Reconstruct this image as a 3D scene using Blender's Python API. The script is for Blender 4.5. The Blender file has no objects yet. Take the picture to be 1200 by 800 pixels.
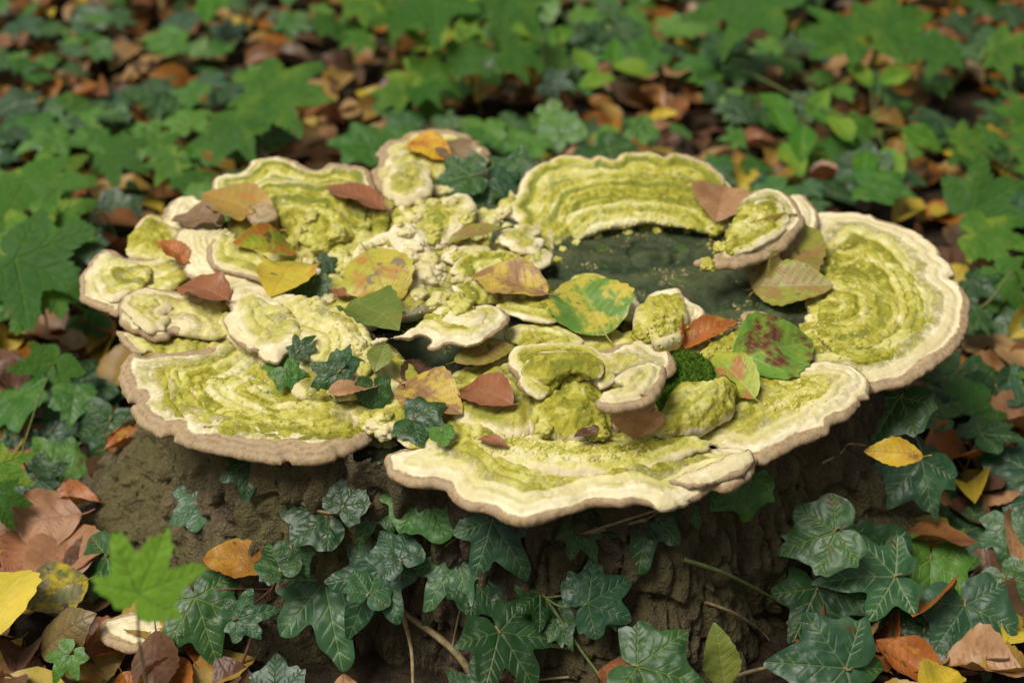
import bpy, math, random
import numpy as np
from mathutils import Vector, Matrix
from mathutils.bvhtree import BVHTree

R = math.radians
scene = bpy.context.scene
col = scene.collection
random.seed(7)
rng = np.random.default_rng(7)

# ------------------------------------------------------------------ camera
ZT = 0.26                       # height of the stump top
DIST, PITCH, LENS = 1.75, R(33), 52.5
CAM = Vector((0, -DIST * math.cos(PITCH), ZT + DIST * math.sin(PITCH)))
cd = bpy.data.cameras.new('camera'); cam = bpy.data.objects.new('camera', cd); col.objects.link(cam)
cam.location = CAM; cam.rotation_euler = (math.pi / 2 - PITCH, 0, 0)
cd.lens = LENS; cd.sensor_width = 36; cd.clip_start = 0.05; cd.clip_end = 300
cd.dof.use_dof = True; cd.dof.focus_distance = 1.60; cd.dof.aperture_fstop = 3.1
scene.camera = cam

# ------------------------------------------------------------------ sky, sun, exposure
SUN_EL, SUN_AZ = R(63), R(242)   # soft light from high above, a little from behind-left
w = bpy.data.worlds.new('World'); scene.world = w; w.use_nodes = True
wn = w.node_tree
sky = wn.nodes.new('ShaderNodeTexSky'); sky.sky_type = 'NISHITA'; sky.sun_disc = False
sky.sun_elevation = SUN_EL; sky.sun_rotation = SUN_AZ; sky.dust_density = 3.0; sky.air_density = 1.0
hs = wn.nodes.new('ShaderNodeHueSaturation'); hs.inputs['Saturation'].default_value = 0.05   # overcast: the blue is veiled by cloud
bg = wn.nodes['Background']
wn.links.new(sky.outputs[0], hs.inputs['Color']); wn.links.new(hs.outputs[0], bg.inputs[0])
bg.inputs[1].default_value = 0.055
sd = bpy.data.lights.new('sun', 'SUN'); sun = bpy.data.objects.new('sun', sd); col.objects.link(sun)
sd.energy = 2.9; sd.angle = R(28); sd.color = (1.0, 0.95, 0.84)
sun.rotation_euler = (math.pi / 2 - SUN_EL, 0, math.pi - SUN_AZ)
scene.view_settings.view_transform = 'Standard'; scene.view_settings.look = 'None'
scene.view_settings.exposure = 0.48; scene.view_settings.gamma = 1.0
scene.view_settings.use_curve_mapping = False
scene.cycles.use_denoising = True
scene.cycles.max_bounces = 6; scene.cycles.diffuse_bounces = 3; scene.cycles.glossy_bounces = 2
scene.cycles.transmission_bounces = 3; scene.cycles.transparent_max_bounces = 4

# ------------------------------------------------------------------ helpers: geometry
CR = Vector((1, 0, 0)); CF = Vector((0, math.cos(PITCH), -math.sin(PITCH))); CU = CR.cross(CF)
def ray(px, py):
    k = 36.0 / LENS / 1200.0
    return CF + CR * ((px - 600) * k) + CU * ((400 - py) * k)
def unproj(px, py, z):
    r = ray(px, py); t = (z - CAM.z) / r.z
    return CAM + r * t
def proj(p):
    d = Vector(p) - CAM; f = d.dot(CF); k = 36.0 / LENS / 1200.0
    return 600 + d.dot(CR) / f / k, 400 - d.dot(CU) / f / k

def _hash(ix, iy, iz, s):
    h = (ix.astype(np.int64) * 374761393 + iy.astype(np.int64) * 668265263 + iz.astype(np.int64) * 2147483647 + s * 974634777) & 0xFFFFFFFF
    h = ((h ^ (h >> 13)) * 1274126177) & 0xFFFFFFFF
    h = ((h ^ (h >> 16)) * 2246822519) & 0xFFFFFFFF
    return ((h ^ (h >> 15)) & 0xFFFFFF) / float(0xFFFFFF)
def vnoise(p, sc, seed=0):
    q = p * sc; i = np.floor(q); f = q - i; f = f * f * f * (f * (f * 6 - 15) + 10)
    i = i.astype(np.int64); out = 0
    for dx in (0, 1):
        wx = f[:, 0] if dx else 1 - f[:, 0]
        for dy in (0, 1):
            wy = f[:, 1] if dy else 1 - f[:, 1]
            for dz in (0, 1):
                wz = f[:, 2] if dz else 1 - f[:, 2]
                out = out + wx * wy * wz * _hash(i[:, 0] + dx, i[:, 1] + dy, i[:, 2] + dz, seed)
    return out * 2 - 1
def fbm(p, sc, oct=3, seed=0):
    o = 0; a = 1; t = 0
    for k in range(oct):
        o = o + a * vnoise(p, sc * 2 ** k, seed + k * 17); t += a; a *= .5
    return o / t
def worley(p, sc, seed=0):
    q = p * sc; i = np.floor(q).astype(np.int64); best = np.full(len(p), 9.0)
    for dx in (-1, 0, 1):
        for dy in (-1, 0, 1):
            for dz in (-1, 0, 1):
                c = i + np.array([dx, dy, dz])
                fx = c[:, 0] + _hash(c[:, 0], c[:, 1], c[:, 2], seed)
                fy = c[:, 1] + _hash(c[:, 0], c[:, 1], c[:, 2], seed + 5)
                fz = c[:, 2] + _hash(c[:, 0], c[:, 1], c[:, 2], seed + 9)
                d = (q[:, 0] - fx) ** 2 + (q[:, 1] - fy) ** 2 + (q[:, 2] - fz) ** 2
                best = np.minimum(best, d)
    return np.sqrt(best)
def worley2(p, sc, seed=0):
    q = p * sc; i = np.floor(q).astype(np.int64); b1 = np.full(len(p), 9.0); b2 = b1.copy()
    for dx in (-1, 0, 1):
        for dy in (-1, 0, 1):
            for dz in (-1, 0, 1):
                c = i + np.array([dx, dy, dz])
                d = sum((q[:, k] - c[:, k] - _hash(c[:, 0], c[:, 1], c[:, 2], seed + 7 * k)) ** 2 for k in range(3))
                b2 = np.where(d < b1, b1, np.minimum(b2, d)); b1 = np.minimum(b1, d)
    return np.sqrt(b2) - np.sqrt(b1)
def sstep(a, b, x):
    t = np.clip((x - a) / (b - a + 1e-12), 0, 1); return t * t * (3 - 2 * t)
def p3(xy, z=0.0):
    return np.column_stack([xy, np.full(len(xy), z)])

def catmull(pts, n_per, closed=True):
    P = np.array(pts, float); n = len(P); out = []
    rngk = range(n) if closed else range(n - 1)
    for k in rngk:
        if closed: a, b, c, d = P[k - 1], P[k], P[(k + 1) % n], P[(k + 2) % n]
        else: a, b, c, d = P[max(k - 1, 0)], P[k], P[k + 1], P[min(k + 2, n - 1)]
        t = np.linspace(0, 1, n_per, endpoint=False)[:, None]
        out.append(.5 * ((2 * b) + (-a + c) * t + (2 * a - 5 * b + 4 * c - d) * t ** 2 + (-a + 3 * b - 3 * c + d) * t ** 3))
    if not closed: out.append(P[-1:])
    return np.vstack(out)

def mesh_from(name, V, F, attrs=None, smooth=True):
    me = bpy.data.meshes.new(name)
    V = np.asarray(V, np.float32)
    if isinstance(F, np.ndarray):
        k = F.shape[1]; nf = len(F)
        me.vertices.add(len(V)); me.vertices.foreach_set('co', V.ravel())
        me.loops.add(nf * k); me.loops.foreach_set('vertex_index', F.ravel().astype(np.int32))
        me.polygons.add(nf)
        me.polygons.foreach_set('loop_start', np.arange(0, nf * k, k, dtype=np.int32))
        me.update(calc_edges=True)
    else:
        me.from_pydata([tuple(v) for v in V], [], F)
    me.validate()
    if attrs:
        for a, val in attrs.items():
            at = me.attributes.new(a, 'FLOAT', 'POINT'); at.data.foreach_set('value', np.asarray(val, np.float32))
    if smooth:
        me.polygons.foreach_set('use_smooth', np.ones(len(me.polygons), bool))
    me.update()
    return me
def link(name, data, parent=None, mat=None, loc=None, label=None, cat=None, group=None, kind=None):
    o = bpy.data.objects.new(name, data); col.objects.link(o)
    if parent: o.parent = parent
    if mat is not None and data is not None and len(data.materials) == 0: data.materials.append(mat)
    if loc is not None: o.location = loc
    if label: o['label'] = label
    if cat: o['category'] = cat
    if group: o['group'] = group
    if kind: o['kind'] = kind
    return o

BV, BF = [], []                       # everything leaves can come to rest on
def bvh_add(V, F):
    o = sum(len(v) for v in BV); BV.append(np.asarray(V, float)); BF.append(np.asarray(F, np.int64) + o)
BVH = None
def bvh_build():
    global BVH
    V = np.vstack(BV); F = [tuple(f) for a in BF for f in a.tolist()]
    BVH = BVHTree.FromPolygons([tuple(v) for v in V.tolist()], F)
def hit(px, py, off=0.0):
    r = ray(px, py).normalized(); p, n, i, d = BVH.ray_cast(CAM, r)
    if p is None: p = unproj(px, py, 0.0)
    return p - r * off
def drop(x, y, z=1.0):
    p, n, i, d = BVH.ray_cast(Vector((x, y, z)), Vector((0, 0, -1)))
    return p.z if p is not None else 0.0

def tube(path, r0, r1, n=6, seg=6):
    P = catmull([tuple(p) for p in path], seg, closed=False) if len(path) > 2 else np.array([tuple(p) for p in path], float)
    m = len(P); T = np.gradient(P, axis=0); T /= np.linalg.norm(T, axis=1)[:, None] + 1e-9
    up = np.array([0.13, 0.21, 0.97]); A = np.cross(T, up); A /= np.linalg.norm(A, axis=1)[:, None] + 1e-9
    B = np.cross(T, A); rad = np.linspace(r0, r1, m)
    th = np.linspace(0, 2 * math.pi, n, endpoint=False)
    V = (P[:, None, :] + rad[:, None, None] * (A[:, None, :] * np.cos(th)[None, :, None] + B[:, None, :] * np.sin(th)[None, :, None])).reshape(-1, 3)
    F = []
    for k in range(m - 1):
        for j in range(n):
            F.append((k * n + j, k * n + (j + 1) % n, (k + 1) * n + (j + 1) % n, (k + 1) * n + j))
    return V, np.array(F)
def join(parts):
    V, F, o = [], [], 0
    for v, f in parts: V.append(v); F.append(f + o); o += len(v)
    return np.vstack(V), np.vstack(F)

# ------------------------------------------------------------------ helpers: node materials
class NT:
    def __init__(s, name):
        s.m = bpy.data.materials.new(name); s.m.use_nodes = True; s.t = s.m.node_tree; s.t.nodes.clear()
        s.out = s.t.nodes.new('ShaderNodeOutputMaterial')
    def n(s, typ, _p=None, **kw):
        nd = s.t.nodes.new('ShaderNode' + typ)
        for k, v in (_p or {}).items(): setattr(nd, k, v)
        for k, v in kw.items():
            key = int(k[1:]) if k[0] == 'i' and k[1:].isdigit() else k.replace('_', ' ')
            s.set(nd.inputs[key], v)
        return nd
    def set(s, inp, v):
        if isinstance(v, bpy.types.NodeSocket): s.t.links.new(v, inp)
        elif isinstance(v, tuple) and len(v) == 3 and inp.type == 'RGBA': inp.default_value = (*v, 1)
        else: inp.default_value = v
    def attr(s, name): return s.n('Attribute', {'attribute_name': name}).outputs['Fac']
    def noise(s, vec, scale, detail=3, rough=.55, dist=0.0):
        return s.n('TexNoise', Vector=vec, Scale=scale, Detail=detail, Roughness=rough, Distortion=dist).outputs['Fac']
    def vor(s, vec, scale, feat='F1'):
        return s.n('TexVoronoi', {'feature': feat}, Vector=vec, Scale=scale).outputs['Distance']
    def math(s, op, a, b=0.0, clamp=False):
        return s.n('Math', {'operation': op, 'use_clamp': clamp}, i0=a, i1=b).outputs[0]
    def rng(s, v, a, b, c=0.0, d=1.0):
        return s.n('MapRange', {'interpolation_type': 'SMOOTHSTEP'}, i0=v, i1=a, i2=b, i3=c, i4=d).outputs[0]
    def mix(s, f, a, b, mode='MIX'):
        nd = s.t.nodes.new('ShaderNodeMix'); nd.data_type = 'RGBA'; nd.blend_type = mode
        s.set(nd.inputs[0], f); s.set(nd.inputs[6], a); s.set(nd.inputs[7], b); return nd.outputs[2]
    def ramp(s, f, stops):
        nd = s.t.nodes.new('ShaderNodeValToRGB'); s.t.links.new(f, nd.inputs[0]); e = nd.color_ramp.elements
        while len(e) < len(stops): e.new(.5)
        for k, (p, c) in enumerate(stops): e[k].position = p; e[k].color = (*c, 1)
        return nd.outputs[0]
    def bump(s, h, strength, dist, normal=None):
        nd = s.n('Bump', Height=h, Strength=strength, Distance=dist)
        if normal is not None: s.t.links.new(normal, nd.inputs['Normal'])
        return nd.outputs[0]
    def finish(s, color, rough=.6, spec=.4, normal=None, trans=0.0, transcol=None, sheen=0.0, sss=0.0):
        b = s.n('BsdfPrincipled'); s.set(b.inputs['Base Color'], color); s.set(b.inputs['Roughness'], rough)
        s.set(b.inputs['Specular IOR Level'], spec)
        if sss: b.inputs['Subsurface Weight'].default_value = sss; b.inputs['Subsurface Radius'].default_value = (.006, .004, .002); b.inputs['Subsurface Scale'].default_value = 1.0
        if normal is not None: s.t.links.new(normal, b.inputs['Normal'])
        sh = b.outputs[0]
        if trans:
            t = s.n('BsdfTranslucent'); s.set(t.inputs[0], transcol if transcol is not None else color)
            mx = s.n('MixShader', i0=trans); s.t.links.new(sh, mx.inputs[1]); s.t.links.new(t.outputs[0], mx.inputs[2]); sh = mx.outputs[0]
        s.t.links.new(sh, s.out.inputs[0]); return s.m
    def pos(s): return s.n('NewGeometry').outputs['Position']
    def obj(s): return s.n('TexCoord').outputs['Object']
    def rand(s): return s.n('ObjectInfo').outputs['Random']

def fungus_material():
    t = NT('bracket_fungus'); P = t.pos()
    n0 = t.noise(P, 14, 3); n1 = t.noise(P, 55, 4, .6); n2 = t.noise(P, 210, 4, .65); n3 = t.noise(P, 520, 3, .7)
    brown, alg, tone, rimd, under, groove, bandv = (t.attr(a) for a in ('brown', 'alg', 'tone', 'rimd', 'under', 'groove', 'band'))
    ringph = t.math('ADD', t.math('MULTIPLY', rimd, 820.0), t.math('MULTIPLY', n1, 9.0))
    ring = t.math('ADD', t.math('MULTIPLY', t.math('SINE', ringph), .5), .5)
    white = t.mix(t.rng(n1, .3, .7), (.76, .68, .47), (.60, .52, .32))
    white = t.mix(t.rng(n0, .5, .68, 0, .55), white, (.52, .46, .22))
    white = t.mix(t.math('MULTIPLY', ring, .35), white, (.55, .44, .25))
    white = t.mix(t.rng(n2, .58, .75, 0, .5), white, (.86, .80, .62))
    white = t.mix(t.math('MULTIPLY', t.rng(bandv, .45, .9), .5), white, (.48, .40, .20))
    n00 = t.noise(P, 5.5, 3)
    dv = t.n('VectorMath', {'operation': 'ADD'}, i0=P, i1=t.n('VectorMath', {'operation': 'SCALE'}, i0=t.n('TexNoise', Vector=P, Scale=90.0, Detail=2.0).outputs['Color'], Scale=.010).outputs[0]).outputs[0]
    cell = t.n('SeparateColor', i0=t.n('TexVoronoi', {'feature': 'F1'}, Vector=dv, Scale=95.0).outputs['Color']).outputs[0]
    key = t.math('ADD', t.math('ADD', t.math('MULTIPLY', cell, .26), t.math('MULTIPLY', n1, .78)), t.math('ADD', t.math('MULTIPLY', t.math('SUBTRACT', n00, .5), 1.0), t.math('MULTIPLY', t.math('SUBTRACT', bandv, .5), .55)))
    a1 = t.ramp(key, [(.18, (.17, .16, .012)), (.38, (.30, .27, .022)), (.54, (.41, .375, .065)), (.70, (.53, .485, .16)), (.92, (.64, .58, .32))])
    a1 = t.mix(t.rng(n2, .54, .72, 0, .5), a1, (.62, .57, .24))
    gmix = t.math('ADD', t.math('MULTIPLY', n0, .6), t.math('MULTIPLY', n1, .6))
    band = t.math('MULTIPLY', t.math('SINE', t.math('ADD', t.math('MULTIPLY', rimd, 230.0), t.math('MULTIPLY', n0, 6.0))), t.math('MAXIMUM', tone, .10))
    gm = t.math('MULTIPLY', t.rng(t.math('ADD', t.math('ADD', gmix, band), t.math('MULTIPLY', tone, .35)), .72, 1.0), .85)
    a1 = t.mix(gm, a1, (.13, .15, .012))
    a1 = t.mix(t.rng(n3, .60, .72, 0, .5), a1, (.10, .10, .016))
    af = t.math('ADD', t.math('ADD', alg, t.math('MULTIPLY', t.math('SUBTRACT', n2, .5), .9)), t.math('MULTIPLY', t.math('SUBTRACT', n1, .5), .9))
    a1 = t.mix(t.math('MULTIPLY', groove, t.math('ADD', t.math('MULTIPLY', tone, 1.6), .30, True)), a1, (.17, .19, .014))
    c = t.mix(t.math('MULTIPLY', t.rng(af, .05, .80), t.rng(alg, .02, .12)), white, a1)
    br = t.mix(t.rng(n2, .3, .7), (.38, .265, .14), (.22, .15, .078))
    br = t.mix(t.rng(n1, .48, .66, 0, .6), br, (.27, .215, .15))
    br = t.mix(t.math('MULTIPLY', ring, .4), br, (.44, .33, .21))
    bf = t.math('ADD', brown, t.math('MULTIPLY', t.math('SUBTRACT', n2, .5), .5))
    c = t.mix(t.math('MULTIPLY', t.rng(bf, .3, .7), t.rng(brown, .02, .15)), c, br)
    un = t.mix(t.rng(n1, .3, .7), (.52, .41, .26), (.40, .31, .2))
    c = t.mix(under, c, un)
    vb = t.n('TexVoronoi', {'feature': 'SMOOTH_F1'}, Vector=P, Scale=165.0, Smoothness=.35).outputs['Distance']
    h = t.math('ADD', t.math('MULTIPLY', n2, .42), t.math('MULTIPLY', n3, .32))
    h = t.math('SUBTRACT', h, t.math('MULTIPLY', t.math('MULTIPLY', vb, t.math('POWER', alg, 2.0)), 1.15))
    return t.finish(c, .72, .25, t.bump(h, .40, .0045), sss=.0)
def dark_top_material():
    t = NT('algae_covered_cut_wood'); P = t.pos()
    n0 = t.noise(P, 10, 4); n1 = t.noise(P, 60, 4, .6); n2 = t.noise(P, 240, 3)
    lay = t.attr('layer')
    c = t.mix(t.rng(n1, .3, .7), (.018, .032, .014), (.045, .06, .026))
    c = t.mix(t.rng(lay, .35, .75, 0, .55), c, (.075, .085, .035))
    c = t.mix(t.rng(n0, .55, .7, 0, .5), c, (.06, .045, .025))
    c = t.mix(t.math('MULTIPLY', t.rng(n2, .54, .64), t.rng(t.noise(P, 24, 3), .52, .62)), c, (.42, .33, .13))
    c = t.mix(t.rng(t.noise(P, 38, 4, .7), .58, .66, 0, .7), c, (.05, .10, .012))
    return t.finish(c, .65, .2, t.bump(t.math('ADD', n1, n2), .5, .003))
def bark_material():
    t = NT('stump_bark'); P = t.pos()
    st = t.n('Mapping', Vector=P); st.inputs['Scale'].default_value = (1, 1, .35); S = st.outputs[0]
    n0 = t.noise(P, 6, 3); n1 = t.noise(S, 45, 5, .65); n2 = t.noise(P, 160, 4, .7); v = t.vor(S, 60)
    c = t.mix(t.rng(n1, .3, .7), (.045, .032, .018), (.20, .145, .078))
    c = t.mix(t.rng(n0, .38, .62, 0, .7), c, (.15, .13, .045))
    c = t.mix(t.rng(n2, .58, .72, 0, .75), c, (.29, .25, .13))
    c = t.mix(t.rng(v, .02, .22, .8, 0), c, (.012, .009, .006))
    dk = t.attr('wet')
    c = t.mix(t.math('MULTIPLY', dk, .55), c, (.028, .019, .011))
    return t.finish(c, t.rng(n0, .3, .7, .75, .45), .35, t.bump(t.math('ADD', t.math('MULTIPLY', n1, 1.3), n2), 1.0, .012))
def soil_material():
    t = NT('forest_soil'); P = t.pos()
    n1 = t.noise(P, 30, 5, .7); n2 = t.noise(P, 150, 4, .7)
    c = t.mix(t.rng(n1, .3, .7), (.014, .010, .007), (.055, .034, .018))
    c = t.mix(t.rng(n2, .6, .75, 0, .7), c, (.12, .07, .03))
    return t.finish(c, .85, .2, t.bump(n2, .8, .01))
def ivy_material(name, dark, mid, vein, rough=.36):
    t = NT(name); O = t.obj(); r = t.rand()
    n0 = t.noise(O, 2.5, 3); n1 = t.noise(O, 14, 4); v = t.attr('vein')
    c = t.mix(t.rng(t.math('ADD', n0, t.math('MULTIPLY', t.math('SUBTRACT', r, .5), .5)), .35, .65), dark, mid)
    c = t.mix(t.rng(n1, .62, .75, 0, .3), c, (.10, .12, .03))
    c = t.mix(t.rng(t.math('ADD', t.noise(O, 3.2, 2), t.math('MULTIPLY', r, .12)), .74, .80, 0, .85), c, (.07, .035, .012))
    c = t.mix(t.math('MULTIPLY', v, t.rng(r, 0, 1, .3, .7)), c, vein)
    h = t.math('SUBTRACT', t.math('MULTIPLY', n1, .5), v)
    return t.finish(c, t.rng(n0, .3, .7, rough, rough + .12), .40, t.bump(h, .35, .002), trans=.16, transcol=(.14, .28, .03))
def green_leaf_material(name, c1, c2, vein, yellow=.0, trans=.3):
    t = NT(name); O = t.obj(); r = t.rand()
    n0 = t.noise(O, 2.2, 3); n1 = t.noise(O, 12, 4); v = t.attr('vein')
    c = t.mix(t.rng(t.math('ADD', n0, t.math('MULTIPLY', t.math('SUBTRACT', r, .5), .6)), .3, .7), c1, c2)
    if yellow: c = t.mix(t.rng(t.math('ADD', n0, t.math('MULTIPLY', r, .2)), .62, .75, 0, yellow), c, (.42, .36, .03))
    c = t.mix(t.rng(t.math('ADD', n1, t.math('MULTIPLY', r, .1)), .72, .80, 0, .8), c, (.12, .06, .02))
    c = t.mix(t.math('MULTIPLY', v, .55), c, vein)
    h = t.math('SUBTRACT', t.math('MULTIPLY', n1, .4), v)
    return t.finish(c, .55, .15, t.bump(h, .5, .003), trans=trans, transcol=(.24, .40, .04))
def dead_leaf_material(name, c1, c2, patch=None, patch_at=.58, spot=(.10, .05, .025), spot_at=.66, vein=None, rough=.46, scale=1.6, seed=0.0, band=None):
    """autumn leaf: two ground colours, optional patches and dark spots, paler or darker veins"""
    t = NT(name); O = t.obj()
    mp = t.n('Mapping', Vector=O); mp.inputs['Location'].default_value = (seed, seed * 1.7, seed * .3); S = mp.outputs[0]
    n0 = t.noise(S, scale * 2.2, 3); n1 = t.noise(S, scale * 9, 4, .6); v = t.attr('vein')
    st = t.n('Mapping', Vector=S); st.inputs['Scale'].default_value = (2.4, 1.2, 1); n2 = t.noise(st.outputs[0], scale * 1.5, 4, .6)
    c = t.mix(t.rng(n0, .35, .65), c1, c2)
    if patch is not None: c = t.mix(t.rng(t.math('ADD', t.math('MULTIPLY', n2, .6), t.math('MULTIPLY', n0, .4)), patch_at - .05, patch_at + .05), c, patch)
    c = t.mix(t.rng(n1, .5, .75, 0, .35), c, tuple(x * .5 for x in c1))
    c = t.mix(t.rng(t.noise(S, scale * 3.3, 2), spot_at, spot_at + .04, 0, .85), c, spot)
    c = t.mix(t.math('MULTIPLY', v, .34), c, vein if vein else tuple(x * .45 for x in c1))
    h = t.math('SUBTRACT', t.math('MULTIPLY', n1, .5), v)
    return t.finish(c, rough, .4, t.bump(h, .28, .003), trans=.14)
def plain(name, c1, c2, scale=80, rough=.7, spec=.3, b=.4):
    t = NT(name); P = t.pos(); n = t.noise(P, scale, 4, .6)
    return t.finish(t.mix(t.rng(n, .3, .7), c1, c2), rough, spec, t.bump(n, b, .003))

M_FUN = fungus_material(); M_TOP = dark_top_material(); M_BARK = bark_material(); M_SOIL = soil_material()
M_IVY = [ivy_material('ivy_leaf_dark', (.011, .042, .010), (.024, .076, .015), (.20, .28, .08)),
         ivy_material('ivy_leaf_bluish', (.017, .058, .024), (.034, .095, .034), (.23, .31, .13), .36),
         ivy_material('ivy_leaf_fresh', (.030, .108, .010), (.068, .165, .016), (.18, .29, .06), .40)]
M_SYC = [green_leaf_material('sycamore_leaf', (.050, .140, .018), (.10, .215, .026), (.20, .33, .06), .25),
         green_leaf_material('sycamore_leaf_deep', (.032, .104, .015), (.064, .158, .020), (.15, .27, .05), .1)]
M_BRIGHT = green_leaf_material('bright_young_leaf', (.17, .34, .03), (.21, .40, .045), (.28, .46, .08), .0, .35)
M_OVATE = green_leaf_material('ovate_leaf', (.045, .15, .014), (.10, .23, .022), (.17, .30, .05), .2)
M_STEM = plain('ivy_stem', (.16, .115, .055), (.28, .21, .11), 120)
M_GSTEM = plain('green_stem', (.07, .11, .025), (.14, .16, .05), 120)
M_RSTEM = plain('reddish_stem', (.10, .04, .025), (.16, .08, .04), 120)
M_MOSS = plain('moss', (.045, .11, .010), (.11, .19, .018), 300, .9, .1, .9)

# ------------------------------------------------------------------ ground
def build_ground():
    u = np.linspace(-1, 1, 201); g = np.sinh(u * 4.2) / math.sinh(4.2) * 60
    X, Y = np.meshgrid(g, g + .3); P = np.column_stack([X.ravel(), Y.ravel(), np.zeros(X.size)])
    P[:, 2] = fbm(P, 3.0, 3, 3) * .02 + fbm(P, 14, 2, 8) * .008 - .012
    n = len(u); i = np.arange(n * n).reshape(n, n)
    F = np.stack([i[:-1, :-1], i[:-1, 1:], i[1:, 1:], i[1:, :-1]], -1).reshape(-1, 4)
    link('ground', mesh_from('ground', P, F), mat=M_SOIL, kind='structure')
    c = np.abs(P[F].mean(1)[:, :2]).max(1) < 8
    bvh_add(P, F[c])
build_ground()

# ------------------------------------------------------------------ stump
SC = (0.01, 0.10)
def stump_radius(th, z):
    rx, ry = .455, .385
    r0 = 1 / np.sqrt((np.cos(th) / rx) ** 2 + (np.sin(th) / ry) ** 2)
    r0 = r0 * (1 + .04 * np.sin(3 * th + 1) + .03 * np.sin(5 * th + .4))
    r0 = r0 * (1 - .13 * np.exp(-(np.angle(np.exp(1j * (th - R(243)))) / .38) ** 2))
    fl = 0
    for a, wd, am in ((R(190), .34, .50), (R(224), .24, .24), (R(262), .2, .10), (R(290), .26, .40), (R(335), .3, .36), (R(40), .4, .25), (R(120), .4, .25)):
        d = np.angle(np.exp(1j * (th - a))); fl = fl + am * np.exp(-(d / wd) ** 2)
    k = np.clip(1 - z / .25, 0, 1.3)
    return r0 * (1 + fl * k ** 1.7 * .75 - .03 * (1 - k))
def build_stump():
    root = link('tree_stump', None, loc=(SC[0], SC[1], 0), label='old broad tree stump with cracked dark bark overgrown by bracket fungi', cat='tree stump')
    nt_, nz = 760, 170
    th = np.linspace(0, 2 * math.pi, nt_, endpoint=False); z = np.linspace(-.06, .255, nz)
    T, Z = np.meshgrid(th, z); T = T.ravel(); Z = Z.ravel(); r = stump_radius(T, Z)
    ps = np.column_stack([np.cos(T) * r, np.sin(T) * r, Z * .38])
    crack = np.abs(fbm(ps, 17, 3, 4)); plates = worley(ps + fbm(ps, 20, 2, 6)[:, None] * .02, 26, 2)
    disp = fbm(ps, 7, 3, 1) * .018 + np.minimum(crack, .16) * .05 - .005 + np.minimum(worley2(ps * np.array([1, 1, .8]) + np.column_stack([fbm(ps, 25, 2, 61), fbm(ps, 25, 2, 62), fbm(ps, 25, 2, 63)]) * .014, 30, 12), .30) * .034 - .005 + fbm(ps, 80, 3, 11) * .007 - sstep(.80, .97, 1 - np.abs(fbm(ps, 34, 2, 19)) * 1.6) * .011
    r = r + disp
    V = np.column_stack([np.cos(T) * r, np.sin(T) * r, Z])
    i = np.arange(nz * nt_).reshape(nz, nt_); j = np.roll(i, -1, 1)
    F = np.stack([i[:-1], j[:-1], j[1:], i[1:]], -1).reshape(-1, 4)
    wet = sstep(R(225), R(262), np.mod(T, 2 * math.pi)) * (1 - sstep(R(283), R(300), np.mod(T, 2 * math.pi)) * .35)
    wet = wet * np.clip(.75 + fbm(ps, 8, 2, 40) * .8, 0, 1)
    link('bark', mesh_from('bark', V, F, {'wet': wet}), root, M_BARK)
    W = V + np.array([SC[0], SC[1], 0]); bvh_add(W, F)
    # weathered cut face, stepped in low layers
    nr = 150; s = np.linspace(0, 1, nr); rt = stump_radius(th, np.full(nt_, .25)) + .0
    S, TT = np.meshgrid(s, th, indexing='ij'); rr = S * np.tile(rt, (nr, 1))
    X = (np.cos(TT) * rr).ravel(); Y = (np.sin(TT) * rr).ravel(); q = np.column_stack([X, Y, np.zeros(X.size)])
    q2 = q.copy(); q2[:, 1] *= 2.0; q2[:, 0] *= .6
    lay = Y * 16 + fbm(q2, 6, 3, 5) * 1.1
    st = np.floor(lay) + sstep(.35, .75, lay - np.floor(lay))
    zz = .252 + (st * .006 - Y * .03) + fbm(q, 30, 3, 7) * .005 + fbm(q, 110, 2, 17) * .0018 - sstep(.86, .98, 1 - np.abs(fbm(q, 9, 2, 27)) * 1.5) * .005 - .01 * sstep(.94, 1, S.ravel())
    V = np.column_stack([X, Y, zz]); i = np.arange(nr * nt_).reshape(nr, nt_); j = np.roll(i, -1, 1)
    F = np.stack([i[:-1], i[1:], j[1:], j[:-1]], -1).reshape(-1, 4)
    lv = lay - np.floor(lay)
    link('cut_face', mesh_from('cut_face', V, F, {'layer': lv}), root, M_TOP)
    bvh_add(V + np.array([SC[0], SC[1], 0]), F)
build_stump()

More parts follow.
